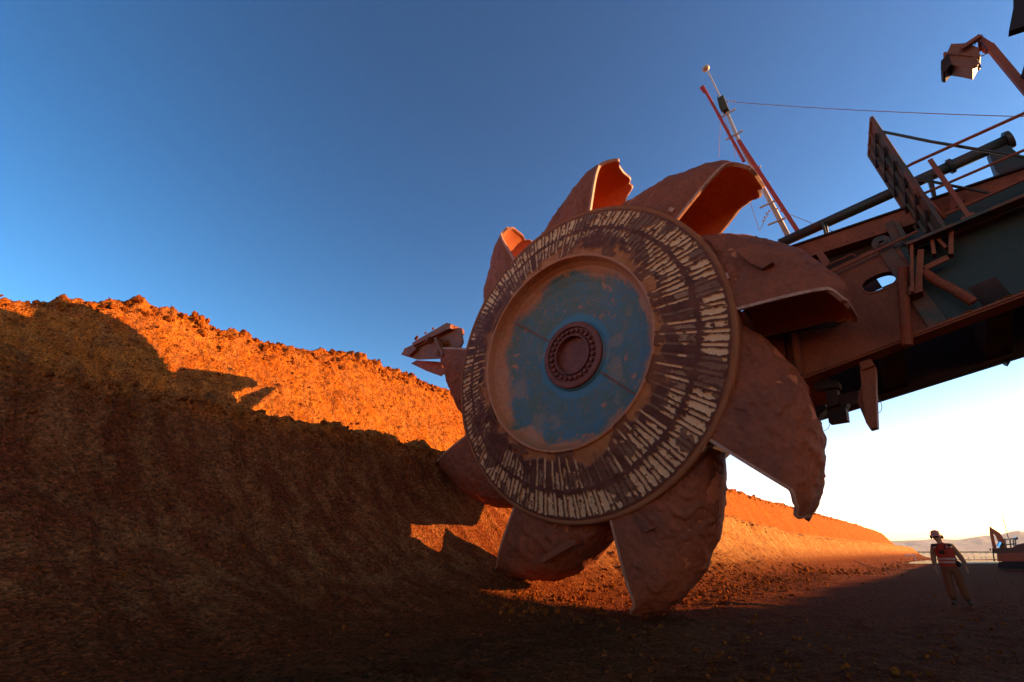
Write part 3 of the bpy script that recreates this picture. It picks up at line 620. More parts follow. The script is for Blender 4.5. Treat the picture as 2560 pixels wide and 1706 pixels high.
# hangers, hoses below the walkway
hg = MB(); hg.beam(at(2280, 612, NP+.4), at(2282, 735, NP+.4), .05, .26, Wm); hg.beam(at(2302, 625, NP+.4), at(2296, 722, NP+.4), .10, .05, Wm); hg.prism(P2([(2270, 718), (2306, 708), (2306, 728), (2272, 738)], NP+.42), -Wm*.3)
hg.beam(at(2311, 672, NP+.3), at(2370, 644, NP+.3), .10, .06, Wm); hg.beam(at(2378, 580, NP+.3), at(2378, 640, NP+.3), .07, .2, Wm); hg.beam(at(2330, 600, NP+.3), at(2336, 640, NP+.3), .06, .2, Wm); hg.beam(at(2345, 600, NP+.3), at(2366, 622, NP+.3), .05, .12, Wm)
build_split('hanger_frame', hg, M['rustplate'], mc)
def hose(pts, o_, r):
    P = [at(x, y, o_) for x, y in pts]; D = []
    for a, b_ in zip(P, P[1:]):
        n = int(np.linalg.norm(b_-a)/.016)+1; D += [ext(a, b_, i/n) for i in range(n)]
    rr = [r*(1+.10*(i % 2)) for i in range(len(D))]; return MB().tube(D, rr, 12)
build('ribbed_hose', hose([(2257, 670), (2259, 740), (2263, 800), (2269, 866)], NP+.35, .088), M['rail'], mc)
build('ribbed_hose', hose([(2308, 680), (2345, 705), (2390, 728), (2436, 758)], NP+.3, .082), M['rail'], mc)
# dirt lying on the lower flange and walkway
dr = MB()
for k in range(150):
    t_ = random.uniform(.62, 1.3); P = ext(bl, br, t_)+bu*.06+Wm*random.uniform(0.02, .2); dr.ball(P, random.uniform(.015, .045), 3, (1, 1, .6))
for k in range(60):
    P = ext(w0, w1, random.uniform(.3, .9))-Wm*.12+bu*.04; dr.ball(P, random.uniform(.015, .04), 3, (1, 1, .7))
tag(build('caked_dirt', dr, M['clod'], mc), kind='stuff')
# things hanging below the boom
jk = MB(); j1, j2, j3, j4, j5 = P2([(2148, 906), (2158, 928), (2164, 1056), (2175, 1073), (2193, 1068)], NP-.1); j6 = at(2188, 916, NP-.1)
jk.prism([j2, j4, j5, j6], -Wm*.3); jk.prism([at(2148, 906, NP+.02), j2+Wm*.1, j6+Wm*.1, at(2177, 897, NP+.02)], -Wm*.25); jk.prism(P2([(2143, 1004), (2160, 930), (2165, 1056)], NP-.3), -Wm*.06); jk.prism([j1, j2, j4, j3], -Wm*.2)
build('hanging_leg', jk, M['rustplate'], mc)
lb = MB(); lb.prism(P2([(2062, 960), (2089, 950), (2096, 1010), (2070, 1018)], NP-.4), -Wm*.4); lb.prism(P2([(2066, 1018), (2072, 1057), (2118, 1050), (2114, 1020), (2120, 1008), (2150, 990), (2146, 976), (2090, 990)], NP-.6), -Wm*.35)
lb.prism(P2([(2040, 1016), (2062, 1008), (2066, 1020), (2042, 1046)], NP-.8), -Wm*.4); lb.prism(P2([(2032, 962), (2060, 945), (2098, 955), (2098, 968), (2038, 975)], NP-.3), -Wm*.3)
lb.prism(P2([(2238, 976), (2254, 970), (2255, 980), (2243, 986)], FP+.1), -Wm*.2)
lb.tube([at(2040, 1058, -3.5), at(2052, 1054, -3.5)], .07, 8)
build_split('lower_bracket', lb, M['dark'], mc)
lw = MB()
lw.tube([at(x, y, -3.2) for x, y in ((2196, 998), (2203, 1008), (2205, 1019), (2202, 1029), (2194, 1034))], .006, 5)
lw.tube([at(x, y, -3.2) for x, y in ((2043, 1070), (2050, 1077), (2060, 1078), (2070, 1072), (2077, 1057))], .006, 5)
lw.tube([at(x, y, FP) for x, y in ((2420, 926), (2424, 935), (2430, 932), (2432, 921))], .012, 5)
for k in range(5): lw.tube([at(x+k*2, y+k*.8, FP) for x, y in ((2500, 899), (2503, 906+k), (2510, 909+k), (2516, 903), (2519, 893))], .01, 5)
build_split('hanging_cable', lw, plain('cable_black', (.03, .035, .06), .5), mc)

# ------------------------------------------------------------------ antenna mast on the far side
MO = -5.0
ma = MB(); ma.tube([at(1972, 594, MO), at(1849, 358, MO), at(1815, 276, MO)], [.075, .062, .055], 10); mast = build('mast', ma, M['galv'], mc, None, True)
ma = MB(); ma.tube([at(1803, 247, MO), at(1768, 176, MO)], .028, 8); build('antenna_rod', ma, M['galv'], mast)
ma = MB(); c = at(1765, 172, MO); ax = (at(1765, 172, MO)-at(1803, 247, MO)); ax /= np.linalg.norm(ax); ma.tube([c-ax*.06, c-ax*.02, c+ax*.04, c+ax*.07], [.05, .135, .135, .08], 16); build('antenna_disc', ma, M['galv'], mast, None, True)
ma = MB(); ma.beam(at(1803, 246, MO+.1), at(1815, 278, MO+.1), .20, .20, Wm); ma.beam(at(1796, 248, MO+.1), at(1803, 276, MO+.1), .03, .25, Wm); build_split('antenna_box', ma, plain('box_olive', (.06, .055, .03), .6), mast)
ma = MB(); ma.tube([at(1757, 216, MO+.15), at(1860, 404, MO+.15)], .05, 8); ma.tube([at(1752, 219, MO+.15), at(1762, 232, MO+.15)], .05, 6); build('mast_strut', ma, M['red'], mast)
ma = MB(); ma.beam(at(1847, 352, MO+.12), at(1994, 578, MO+.12), .12, .10, Wm); build('mast_strut', ma, M['red'], mast)
for x0, y0, x1, y1 in ((1796, 297, 1839, 273), (1815, 350, 1857, 327), (1858, 434, 1902, 417), (1880, 478, 1924, 457), (1899, 520, 1938, 502), (1920, 563, 1964, 545)):
    ma = MB(); A_, B_ = at(x0, y0, MO+.08), at(x1, y1, MO+.08); ma.tube([A_, B_], .032, 6); ma.tube([A_, ext(A_, B_, .03)], .042, 6); ma.tube([ext(A_, B_, .97), B_], .042, 6); build('rung', ma, M['galv'], mast)
wr = MB(); P, Q = at(1838, 256, MO), at(2560, 263, MO); Q = ext(P, Q, 2.2); wr.tube([ext(P, Q, k/24)-V(0, 0, 1)*.9*4*(k/24)*(1-k/24)*.45 for k in range(25)], .011, 5)
for pts in (((1802, 280), (1800, 330), (1797, 395)), ((1806, 280), (1828, 340), (1840, 395)), ((1873, 500), (1899, 577)), ((1899, 577), (1922, 532)), ((1960, 531), (2010, 551), (2105, 588))):
    wr.tube([at(x, y, MO) for x, y in pts], .009, 5)
build_split('guy_wire', wr, M['wire'], mast)
iz = MB()
for x, y in ((1908, 552), (1912, 543), (1917, 534), (1923, 528), (1934, 520), (1943, 523), (1953, 528), (1819, 254), (1828, 254), (1836, 254)): iz.ball(at(x, y, MO), .032, 5)
build_split('insulator', iz, M['edge'], mast)

# ------------------------------------------------------------------ floodlight and overhead plate
LO = -.6; lamp_m = dusty('lamp_paint', (.30, .16, .10), (.36, .15, .08), .5, 4, (.12, .05, .03), rough=.5, bs=.1)
fl = MB(); pts = [(2366, 136), (2378, 110), (2420, 108), (2447, 120), (2450, 138), (2432, 172), (2404, 166), (2370, 161)]
fl.prism(P2(pts, LO), -Wm*.30); lampo = build('floodlight', fl, lamp_m, mc)
q = MB(); q.prism(P2([(2360, 130), (2452, 137), (2450, 142), (2358, 134)], LO+.03), -Wm*.36); q.prism(P2([(2434, 136), (2444, 138), (2443, 150), (2449, 150), (2444, 163), (2434, 168)], LO+.02), -Wm*.05); build('lamp_rim', q, M['tooth'], lampo)
q = MB(); q.prism(P2([(2371, 134), (2352, 153), (2352, 176), (2358, 181), (2363, 178), (2378, 160)], LO+.02), -Wm*.30); build('visor', q, M['dark'], lampo)
q = MB(); q.beam(at(2403, 123, LO+.08), at(2451, 91, LO+.08), .07, .07, Wm); q.beam(at(2450, 92, LO-.1), at(2453, 125, LO-.1), .07, .07, Wm); q.prism(P2([(2447, 85), (2486, 110), (2469, 123), (2456, 118)], LO), -Wm*.14)
build('lamp_bracket', q, M['rail'], lampo)
q = MB(); q.beam(at(2474, 116, LO), at(2700, 388, LO), .10, .10, Wm); q.beam(at(2698, 385, LO), ext(tl, tr, 1.9), .10, .10, Wm); build('lamp_arm', q, M['rail'], lampo)
q = MB(); q.tube([at(x, y, LO) for x, y in ((2436, 113), (2440, 106), (2448, 104), (2458, 112), (2466, 122), (2466, 133), (2460, 139), (2450, 141))], .01, 5); q.tube([at(2447, 157, LO), at(2452, 169, LO)], .012, 5); build_split('lamp_cable', q, plain('cable_blue', (.02, .04, .09), .5), lampo)
q = MB(); q.prism(P2([(2532, -60), (2535, 12), (2522, 78), (2620, 46), (2700, -20), (2700, -60)], 1.0), -Wm*.12); q.prism(P2([(2552, 190), (2562, 158), (2580, 160), (2566, 196)], -.5), -Wm*.08); build_split('overhead_plate', q, plain('overhead_dark', (.03, .02, .02), .7), mc)

# ------------------------------------------------------------------ machine body beyond the right edge of the frame
def body():
    a0 = ext(bl, br, 4.6)-Wm*1.5; c = V(a0[0], a0[1], 0); hb = V(Wb[0], Wb[1], 0); hm = V(Wm[0], Wm[1], 0)
    q = MB()
    for s1 in (-1, 1):
        for s2 in (-1, 1): q.beam(c+hb*3*s1+hm*2.4*s2+V(0, 0, 1.8), c+hb*2.2*s1+hm*1.8*s2+V(0, 0, 9.5), .5, .5, hm)
    q.box(c+V(0, 0, 9.8), hb*3.4, hm*2.6, V(0, 0, .3)); build('tower', q, M['green'], mc)
    q = MB(); q.box(c+hb*4.5+V(0, 0, 7.4), hb*4, hm*2.4, V(0, 0, 2.0)); q.box(c+hb*4.5+V(0, 0, 9.5), hb*4.2, hm*2.6, V(0, 0, .1)); build('machine_house', q, M['green'], mc)
    q = MB(); q.box(c+hb*12+V(0, 0, 9), hb*1.6, hm*2.4, V(0, 0, 1.6)); q.beam(c+V(0, 0, 9.4), c+hb*11+V(0, 0, 9.6), .6, .8); build('counterweight', q, M['green'], mc)
    q = MB(); q.beam(at(2640, -10, 1.0), c+V(0, 0, 9.6), .3, .3); build('overhead_beam', q, M['green'], mc)
    q = MB()
    q.tube([c+V(0, 0, 1.0), c+V(0, 0, 2.2)], 3.0, 32); build('slew_ring', q, M['dark'], mc)
    for s1 in (-1, 1):
        q = MB(); P = c+hm*3.0*s1; L = []
        for k in range(24):
            an = 2*math.pi*k/24; L.append(P+hb*(math.copysign(3.2, math.cos(an))+.7*math.cos(an))+V(0, 0, .72+.7*math.sin(an))-hm*.5)
        q.prism(L, hm*1.0); build('crawler_track', q, M['dark'], mc)
body()

# ------------------------------------------------------------------ unseen heap, added and shaped so that its shade fills the pit
def heap():
    QH = 32.0; S_d, S_n = sdir@DS, sdir@ND; tanE = sdir[2]/math.hypot(sdir[0], sdir[1]); hx = math.hypot(sdir[0], sdir[1])
    def src(s, q, z):               # heap station and height whose shade edge touches the bank at (s, q, z)
        L = (QH+q)/(S_n/hx); return s+L*S_d/hx, z+L*tanE
    tg = [src(-40, 11.3, 4.6), src(2.0, 11.3, 4.6), src(4.8, 8.5, 1.5), src(6.0, 7.5, .35), src(7.0, 6.5, .15), src(8.6, 3.9, 0.0), src(16, 3.5, 0), src(60, 3.3, -.8), src(200, 3.0, -1.2), src(260, 3.0, -1.2)]
    xs = [a for a, _ in tg]; hs_ = [b_ for _, b_ in tg]
    s = np.concatenate([np.arange(17, 60, .5), np.geomspace(60, 300, 90)]); H = np.interp(s, xs, hs_)+.12*fbm(s*.5, s*0, o=4, seed=77)
    H = H*sm(215, 195, s)*sm(17, 24, s); w = np.linspace(-1, 1, 41)
    P = np.zeros((len(s), 41, 3)); qq = -(QH+14+w[None]*(14+0*s[:, None]))
    qq = -(QH+H[:, None]*1.4*(1-0)+w[None]*H[:, None]*1.4)
    z = H[:, None]*(1-np.abs(w)[None]**1.1)
    # crest placed exactly over QH
    qq = -(QH+w[None]*np.maximum(H[:, None]*.75, 2))
    P[:] = path(s)[:, None]-qq[..., None]*ND; P[..., 2] = z-1.5*(np.abs(w) == 1)-.3+.3
    tag(link('shade_heap', grid_mesh('shade_heap', P), M['bank'], recalc=False, smooth=True), 'unseen earth heap added to shade the pit floor', kind='structure')
heap()

# ------------------------------------------------------------------ distant field, hills
def flat(name, P, m_, label, kind='structure'): return tag(link(name, grid_mesh(name, P), m_, recalc=False), label, kind=kind)
m_, t, b = newmat('field_straw'); p = pos(t); mp = t.nodes.new('ShaderNodeMapping'); mp.inputs['Scale'].default_value = (.02, .12, 1); t.links.new(p, mp.inputs[0])
t.links.new(ramp(t, nz(t, mp.outputs[0], 1, 6, .7), [(.3, (.30, .24, .10)), (.5, (.45, .36, .18)), (.7, (.55, .46, .28))]), b.inputs['Base Color']); b.inputs['Roughness'].default_value = 1
g = np.linspace(-1, 1, 60); X, Y = np.meshgrid(np.linspace(60, 2600, 120), np.concatenate([np.linspace(118, 400, 40), np.geomspace(410, 3200, 40)]), indexing='ij')
X = X*(Y/700.+.35); Zf = -1.28+.12*fbm(X*.02, Y*.05, o=3, seed=88)+np.clip(Y-600, 0, 4000)*.0003
flat('field', np.stack([X, Y, Zf], -1), m_, 'pale straw coloured field beyond the pit')
m_, t, b = newmat('hill_earth'); p = pos(t)
t.links.new(ramp(t, nz(t, p, .0016, 8, .6), [(.35, (.11, .09, .09)), (.65, (.19, .15, .14))]), b.inputs['Base Color']); b.inputs['Roughness'].default_value = 1
def hills():
    pts = [(2180, 1347), (2220, 1345), (2300, 1342), (2340, 1338), (2380, 1341), (2400, 1340), (2450, 1331), (2500, 1326), (2520, 1319), (2538, 1315), (2560, 1318)]
    az, ht = [-70., 0., 20.], [.012, .014, .017]
    for x, y in pts: r = ray(x, y); az.append(math.degrees(math.atan2(r[0], r[1]))); ht.append(r[2]/math.hypot(r[0], r[1]))
    az += [50, 60, 80, 110]; ht += [.036, .05, .042, .03]
    A_ = np.radians(np.linspace(-70, 110, 900)); D = np.linspace(4600, 8600, 80); Ag, Dg = np.meshgrid(A_, D, indexing='ij')
    hh_ = np.interp(np.degrees(Ag), az, ht)*6500; u = (Dg-4600)/1900; pr = sm(0, 1, u)*np.where(u > 1, 1-sm(1, 2.1, u), 1)
    rid = 1-np.abs(fbm(Ag*22+Dg*.0003, Dg*.0009, o=5, seed=91))
    Z = hh_*(pr*(.80+.25*rid*np.clip(1.2-pr, 0, 1)*1.2)); Z = np.minimum(Z, hh_*1.01*Dg/6500)
    P = np.stack([Dg*np.sin(Ag), Dg*np.cos(Ag), Z-8], -1)
    flat('hills', P, m_, 'bare hills fading into warm haze at the horizon')
hills()
# dark hedge line, pale pipe frame, sprinkler posts in the field
def fp_(x, y, zg=-1.25):            # point on the field plane under a photo pixel
    r = ray(x, y); return CAMP+r*((zg-EYE)/r[2])
def above(P, y):                    # height over P that reaches photo row y
    v = P-CAMP; h = math.hypot(v[0], v[1]); y0, z0 = P[1], 0
    for _ in range(40):
        d = V(P[0], P[1], P[2]+z0)-CAMP; yy = 853-1159*(d@U0)/(d@F0)
        z0 += (yy-y)*(d@F0)/1159.
    return z0
pale = plain('pale_steel', (.62, .58, .50), .5)
q = MB(); A_, B_, h_ = fp_(2268, 1403), fp_(2290, 1403), 0; h_ = above(A_, 1388)
for P in (A_, ext(A_, B_, 1.0)): q.beam(P, P+V(0, 0, h_), .22, .22, (0, 1, 0))
q.beam(A_+V(0, 0, h_), B_+V(0, 0, h_), .25, .25); tag(build('pipe_frame', q, pale), 'pale pipe frame like a goal standing in the field at the foot of the bank', 'frame')
proto = None
ORD = ('first', 'second', 'third', 'fourth', 'fifth', 'sixth', 'seventh')
for k, x in enumerate((2284, 2403, 2412, 2424, 2438, 2456, 2468)):
    P = fp_(x, 1401+(k*37 % 4))
    if proto is None:
        q = MB(); q.beam(P, P+V(0, 0, above(P, 1390)), .12, .12, (0, 1, 0)); proto = build('irrigation_post', q, pale, None, P); o = proto
    else: o = proto.copy(); COL.objects.link(o); o.location = P
    o.scale = (1, 1, .8+.5*((k*7) % 5)/5)
    tag(o, 'thin pale irrigation post in the straw field, %s from the left' % ORD[k], 'post', 'irrigation posts in the field')
il = empty('irrigation_line', fp_(2268, 1388, -1.1)); tag(il, 'broken row of white irrigation pipes at the back of the field', 'irrigation pipe')
for k in range(13):
    x = 2270+k*17.5+(k*5 % 3); P = fp_(x, 1386+(k % 2), -1.1); Q = fp_(x+9, 1386+(k % 2), -1.1); h_ = above(P, 1384)
    q = MB(); q.beam(P+V(0, 0, h_), Q+V(0, 0, h_*1.25), .25, .7); q.beam(P+V(0, 0, 0), P+V(0, 0, h_), .15, .15, (0, 1, 0)); build('pipe_segment', q, pale, il)
m_, t, b = newmat('hedge_green'); t.links.new(ramp(t, nz(t, pos(t), .2, 5), [(.3, (.05, .045, .02)), (.7, (.12, .10, .04))]), b.inputs['Base Color']); b.inputs['Roughness'].default_value = 1
q = MB()
for k in range(420):
    x = 2255+k*.75; P = fp_(x, 1382.4, -1.0); L = np.linalg.norm(P-CAMP); q.ball(P+V(0, 0, L*.0006), L*.0016*random.uniform(.6, 1.3), 3, (1.6, 1.6, .8))
tag(build('hedge_line', q, m_), 'low dark scrub along the far edge of the field', 'scrub', kind='stuff')

# ------------------------------------------------------------------ orange excavator far right
def excavator():
    B = V(77.4, 82.0, -1.33); v = V(.686, .727, 0); rx = V(.727, -.686, 0)
    root = empty('excavator', B); tag(root, 'orange crawler excavator with folded arm parked far right on the pit floor', 'excavator')
    def E(x, y, o_=0):              # vertical plane through B facing the camera, o_ metres nearer
        r = ray(x, y); return CAMP+r*(((B-v*o_-CAMP)@v)/(r@v))
    def Es(pts, o_=0): return [E(x, y, o_) for x, y in pts]
    def bld(n, q, m, p=root): return build(n, q, m, p)
    org = dusty('digger_orange', (.62, .13, .025), (.42, .14, .06), .42, .8, (.2, .06, .03), fine=3, rough=.45, bs=.1); dk = plain('digger_dark', (.03, .014, .009), .6)
    q = MB(); q.prism(Es([(2492, 1384), (2600, 1380), (2600, 1404), (2494, 1404)], 1.4), v*2.8); bld('counterweight', q, org)
    q = MB(); q.prism(Es([(2480, 1373), (2500, 1370), (2530, 1370), (2545, 1361), (2600, 1350), (2600, 1384), (2486, 1384)], 1.3), v*2.6); bld('engine_cover', q, plain('digger_brown', (.16, .055, .03), .6))
    q = MB(); q.prism(Es([(2480, 1371), (2483, 1371), (2488, 1404), (2484, 1404)], 1.4), v*.3); q.prism(Es([(2474, 1372), (2478, 1372), (2478, 1377), (2474, 1377)], 1.3), v*.3); bld('side_post', q, dk)
    q = MB(); q.prism(Es([(2473, 1318), (2479, 1318), (2482, 1330), (2492, 1372), (2482, 1372), (2474, 1335)], .35), v*.7); st_ = bld('stick', q, org)
    q = MB(); q.prism(Es([(2478, 1320), (2484, 1323), (2500, 1333), (2510, 1349), (2518, 1372), (2500, 1372), (2494, 1352), (2489, 1340), (2481, 1334)], .5), v*1.0); bm_ = bld('boom', q, org)
    q = MB(); q.tube([E(2498, 1369, .9), E(2504, 1357, .9)], .38, 10); bld('hydraulic_ram', q, plain('chrome', (.85, .85, .85), .08, 1.0), bm_)
    q = MB()
    for a, c in (((2512, 1349), (2516, 1372)), ((2512, 1349), (2538, 1347)), ((2538, 1347), (2540, 1370)), ((2525, 1348), (2527, 1370)), ((2533, 1348), (2535, 1366)), ((2516, 1362), (2538, 1360))):
        for o_ in (.9, -.9): q.beam(E(*a, o_), E(*c, o_), .16, .16, v)
    q.beam(E(2512, 1348, .9), E(2512, 1348, -.9), .16, .16); q.beam(E(2538, 1346, .9), E(2538, 1346, -.9), .16, .16); bld('cab_frame', q, plain('cab_olive', (.16, .13, .07), .6))
    q = MB(); q.tube([E(2506, 1289, 0), E(2521, 1346, 0)], .05, 5); bld('aerial', q, dk)
    q = MB(); q.tube([E(2540, 1343, .2), E(2540, 1349, .2)], .22, 8); bld('exhaust', q, plain('chrome2', (.8, .8, .78), .15, 1.0))
    for o_ in (1.6, -1.1):
        q = MB(); q.prism(Es([(2497, 1405), (2600, 1405), (2604, 1412), (2600, 1423), (2500, 1423), (2494, 1417)], o_), v*.6); q.prism(Es([(2512, 1409), (2545, 1409), (2545, 1414), (2512, 1414)], o_+.04), v*.1); bld('crawler_track', q, dk)
    q = MB(); q.prism(Es([(2505, 1402), (2600, 1402), (2600, 1408), (2505, 1408)], .8), v*1.6); bld('undercarriage', q, dk)
excavator()

# ------------------------------------------------------------------ the worker
def person():
    B = V(11.72, 13.80, -.02); f = V(-.70, -.714, 0); l = V(.714, -.70, 0)
    root = empty('person', B); tag(root, 'worker in red reflective vest and pale hard hat standing on the pit floor', 'person')
    def L(a, b_, c): return B+l*a+f*b_+V(0, 0, c)
    def skin(name, verts, edges, rad, mat, parent, sub=2, rootv=0):
        me = bpy.data.meshes.new(name); me.from_pydata([tuple(L(*q)) for q in verts], edges, []); o = bpy.data.objects.new(name, me); COL.objects.link(o)
        mo = o.modifiers.new('s', 'SKIN'); mo.use_smooth_shade = True
        for i, r in enumerate(rad): me.skin_vertices[0].data[i].radius = (r, r) if not hasattr(r, '__len__') else r
        me.skin_vertices[0].data[rootv].use_root = True
        ms = o.modifiers.new('u', 'SUBSURF'); ms.levels = ms.render_levels = sub
        dg = bpy.context.evaluated_depsgraph_get(); dg.update(); m2 = bpy.data.meshes.new_from_object(o.evaluated_get(dg)); bpy.data.objects.remove(o)
        m2.materials.clear(); c = np.mean([L(*q) for q in verts], 0); return link(name, m2, mat, parent, c, True)
    skinm = plain('skin', (.45, .22, .14), .55); shirt = plain('shirt_cream', (.26, .14, .08), .9, bs=.3); khaki = plain('trousers_khaki', (.15, .06, .03), .95, bs=.3)
    redm = plain('vest_red', (.40, .042, .025), .8, bs=.2); refl = plain('reflective_tape', (.38, .28, .22), .5); blk = plain('black_gear', (.015, .013, .015), .5); boot = plain('boot_leather', (.05, .025, .015), .7)
    # body: one continuous surface from head to feet and hands
    bv = [(0, 0, .95), (0, 0, 1.15), (0, 0, 1.40), (-.02, .01, 1.50), (-.04, .03, 1.60), (-.05, .035, 1.69),
          (.17, 0, 1.42), (.27, -.04, 1.16), (.33, .02, .93), (-.17, 0, 1.42), (-.26, -.02, 1.15), (-.29, .05, .91),
          (.10, 0, .90), (.12, .02, .50), (.13, -.03, .09), (.15, .13, .05), (-.10, 0, .90), (-.13, .04, .50), (-.15, .0, .09), (-.18, .16, .05)]
    be = [(0, 1), (1, 2), (2, 3), (3, 4), (4, 5), (2, 6), (6, 7), (7, 8), (2, 9), (9, 10), (10, 11), (0, 12), (12, 13), (13, 14), (14, 15), (0, 16), (16, 17), (17, 18), (18, 19)]
    br_ = [(.13, .10), (.13, .10), (.13, .09), .055, (.078, .095), (.075, .09), .055, .042, .028, .055, .042, .028, .08, .05, .035, .015, .08, .05, .035, .015]
    body = skin('body', bv, be, br_, skinm, root, 2)
    # hands: palm and five separate fingers each
    for sg, w_ in ((1, (.335, .03, .90)), (-1, (-.295, .055, .88))):
        x, y, z = w_; V_ = [(x, y, z+.03), (x, y+.005, z-.05)]; E_ = [(0, 1)]; R2 = [(.022, .028), (.018, .036)]
        for k, (dy, ln) in enumerate(((-.032, .058), (-.011, .072), (.011, .078), (.032, .07))):
            n = len(V_); V_ += [(x, y+dy, z-.075), (x-sg*.006, y+dy*1.1, z-.075-ln*.55), (x-sg*.022, y+dy*1.1+.006, z-.075-ln)]; E_ += [(1, n), (n, n+1), (n+1, n+2)]; R2 += [.0105, .0095, .008]
        n = len(V_); V_ += [(x-sg*.004, y+.045, z-.01), (x-sg*.01, y+.062, z-.05), (x-sg*.014, y+.062, z-.08)]; E_ += [(0, n), (n, n+1), (n+1, n+2)]; R2 += [.013, .011, .009]
        skin('hand', V_, E_, R2, skinm, body, 1)
    # head details
    def LB(q, c, r, sc, n=10):      # ellipsoid in the person's own axes
        t_ = MB(); t_.ball((0, 0, 0), 1, n); v_ = t_.v[0]; c = np.asarray(c)
        w2 = np.array([L(*(c+V(p[0]*sc[0], p[1]*sc[1], p[2]*sc[2])*r)) for p in v_]); return q.add(w2, t_.f)
    hx = -.055
    q = MB(); LB(q, (hx, .115, 1.615), 1, (.014, .022, .026), 6); LB(q, (hx, .105, 1.565), 1, (.03, .012, .009), 6)
    for sx in (-.033, .033): LB(q, (hx+sx, .10, 1.64), 1, (.014, .01, .009), 6)
    build('face', q, skinm, body, None, True)
    q = MB(); LB(q, (hx, .112, 1.643), 1, (.07, .022, .022), 8); build('sunglasses', q, blk, body, None, True)
    q = MB(); LB(q, (hx, .0, 1.63), 1, (.092, .09, .08), 10); build('hair', q, plain('hair_dark', (.03, .02, .015), .7), body, None, True)
    q = MB(); vs = []
    prof_ = [(.158, 0, -.005), (.150, 0, .004), (.122, 0, .012), (.125, 0, .05), (.112, 0, .095), (.08, 0, .128), (.035, 0, .143), (.001, 0, .146)]
    for k in range(28):
        an = 2*math.pi*k/28
        for i, (r, _, z) in enumerate(prof_):
            fr_ = 1+(.25*max(0, math.sin(an)) if i < 2 else 0); rr_ = r if i < 2 else r
            vs.append(L(hx+rr_*.92*math.cos(an), .02+rr_*1.08*math.sin(an)*fr_, 1.675+z-(.012*max(0, math.sin(an)) if i < 2 else 0)))
    q.add(vs, [(k*8+i, k*8+i+1, ((k+1) % 28)*8+i+1, ((k+1) % 28)*8+i) for k in range(28) for i in range(7)]); build('hard_hat', q, plain('hat_pale', (.50, .22, .17), .4), root, None, True)
    q = MB()
    for sx in (-1, 1): LB(q, (hx+sx*.118, .01, 1.645), 1, (.032, .045, .055), 8)
    build_split('ear_muff', q, blk, root, True)
    # clothing
    tv = [(0, 0, .99), (0, 0, .90), (.105, 0, .84), (.12, .025, .50), (.135, -.02, .12), (-.105, 0, .84), (-.13, .045, .50), (-.15, .0, .12)]
    skin('trousers', tv, [(0, 1), (1, 2), (2, 3), (3, 4), (1, 5), (5, 6), (6, 7)], [(.175, .13), (.17, .13), (.118, .12), (.098, .10), (.095, .10), (.118, .12), (.098, .10), (.095, .10)], khaki, root, 2)
    sv = [(0, 0, .98), (0, 0, 1.18), (0, 0, 1.38), (.19, 0, 1.415), (.285, -.04, 1.15), (.34, .02, .95), (-.19, 0, 1.415), (-.275, -.02, 1.14), (-.30, .05, .93), (-.015, .01, 1.48)]
    skin('shirt', sv, [(0, 1), (1, 2), (2, 3), (3, 4), (4, 5), (2, 6), (6, 7), (7, 8), (2, 9)], [(.18, .135), (.17, .13), (.16, .12), .078, .066, .05, .078, .066, .05, .066], shirt, root, 2)
    vb = [(.0, .0, .93), (0, 0, 1.10), (0, 0, 1.30), (0, 0, 1.43)]
    def ringv(z, a, b_, n=28, sx=0): return [L(sx+a*math.cos(2*math.pi*k/n)*(1 if 1 else 0), b_*math.sin(2*math.pi*k/n), z+.004*math.sin(k*2.7)) for k in range(n)]
    q = MB(); rows = [(.92, .205, .155), (1.0, .20, .15), (1.12, .195, .148), (1.25, .205, .15), (1.36, .215, .14), (1.43, .20, .115), (1.475, .12, .085), (1.485, .09, .075)]
    vs = []; [vs.extend(ringv(*r)) for r in rows]; q.add(vs, [(i*28+k, i*28+(k+1) % 28, (i+1)*28+(k+1) % 28, (i+1)*28+k) for i in range(len(rows)-1) for k in range(28)])
    vest = build('vest', q, redm, root, None, True)
    for z in (1.02, 1.10):
        q = MB(); vs = ringv(z-.022, .208, .158)+ringv(z+.022, .207, .157); q.add(vs, [(k, (k+1) % 28, 28+(k+1) % 28, 28+k) for k in range(28)]); build('reflective_band', q, refl, vest)
    q = MB()
    for sx in (-.17, .17): LB(q, (sx, .05, 1.435), 1, (.055, .10, .03), 8)
    build_split('shoulder_patch', q, plain('navy', (.02, .02, .035), .8), vest, True)
    q = MB()
    for sx in (-.165, .10, .17): LB(q, (sx, .135, 1.385), 1, (.03, .02, .028), 6)
    build_split('reflective_patch', q, refl, vest)
    q = MB(); q.box(L(-.05, .20, 1.26), l*.055, f*.04, V(0, 0, .04)); c = L(-.05, .235, 1.255); q.tube([c, c+f*.06], .036, 12); cam_ = build('camera_case', q, blk, root)
    q = MB(); q.tube([L(-.10, .13, 1.46), L(-.13, .17, 1.38), L(-.095, .19, 1.29)], .008, 6); q.tube([L(.06, .12, 1.46), L(.04, .175, 1.36), L(0, .19, 1.29)], .008, 6); build('strap', q, blk, cam_)
    q = MB(); LB(q, (.20, .08, .98), 1, (.06, .05, .075), 8); q.tube(ringv(.965, .19, .14), .014, 6); build('belt_pouch', q, blk, root, None, True)
    for sx, fy, tx in ((.135, -.02, .16), (-.15, .0, -.185)):
        skin('boot', [(sx, fy, .19), (sx, fy-.01, .07), (sx+(tx-sx)*.5, fy+.09, .05), (tx, fy+.18, .04)], [(0, 1), (1, 2), (2, 3)], [.062, .058, .052, .045], boot, root, 1)
person()

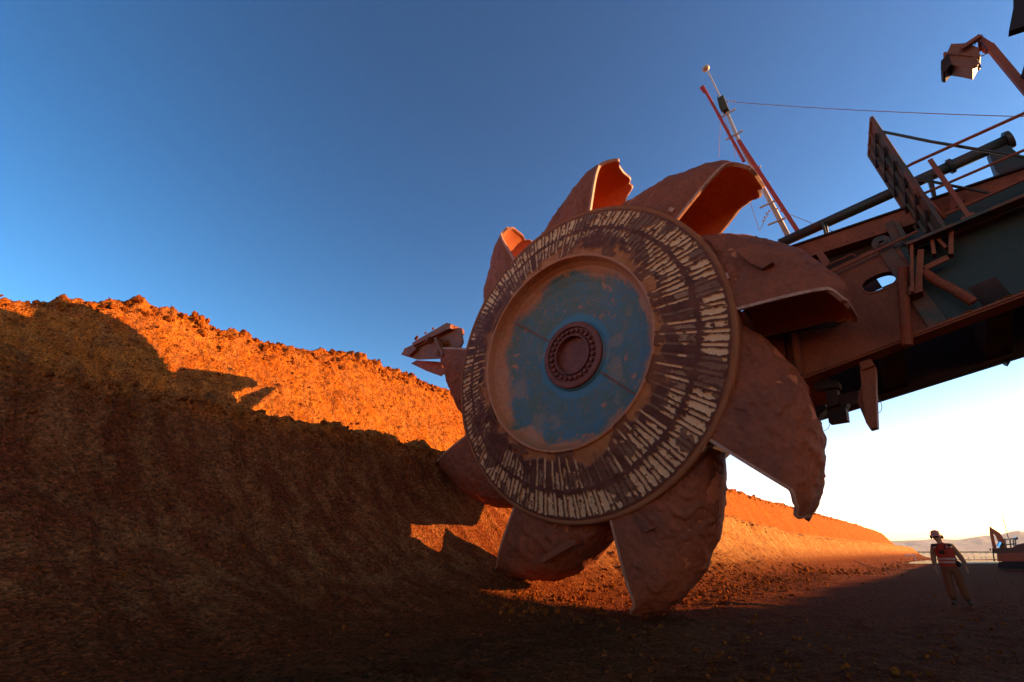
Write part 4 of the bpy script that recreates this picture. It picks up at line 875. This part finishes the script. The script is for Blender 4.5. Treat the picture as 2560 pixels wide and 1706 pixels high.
# ------------------------------------------------------------------ haze
m_ = bpy.data.materials.new('haze'); m_.use_nodes = True; t = m_.node_tree; t.nodes.clear()
o_ = t.nodes.new('ShaderNodeOutputMaterial'); pv = t.nodes.new('ShaderNodeVolumePrincipled'); pv.inputs['Color'].default_value = (.92, .95, 1.0, 1)
pv.inputs['Density'].default_value = 0.00005; pv.inputs['Anisotropy'].default_value = .35; t.links.new(pv.outputs[0], o_.inputs['Volume'])
q = MB(); q.box((0, 0, 248), (9500, 0, 0), (0, 9500, 0), (0, 0, 262)); tag(build('haze', q, m_, None, (0, 0, 0)), kind='stuff')
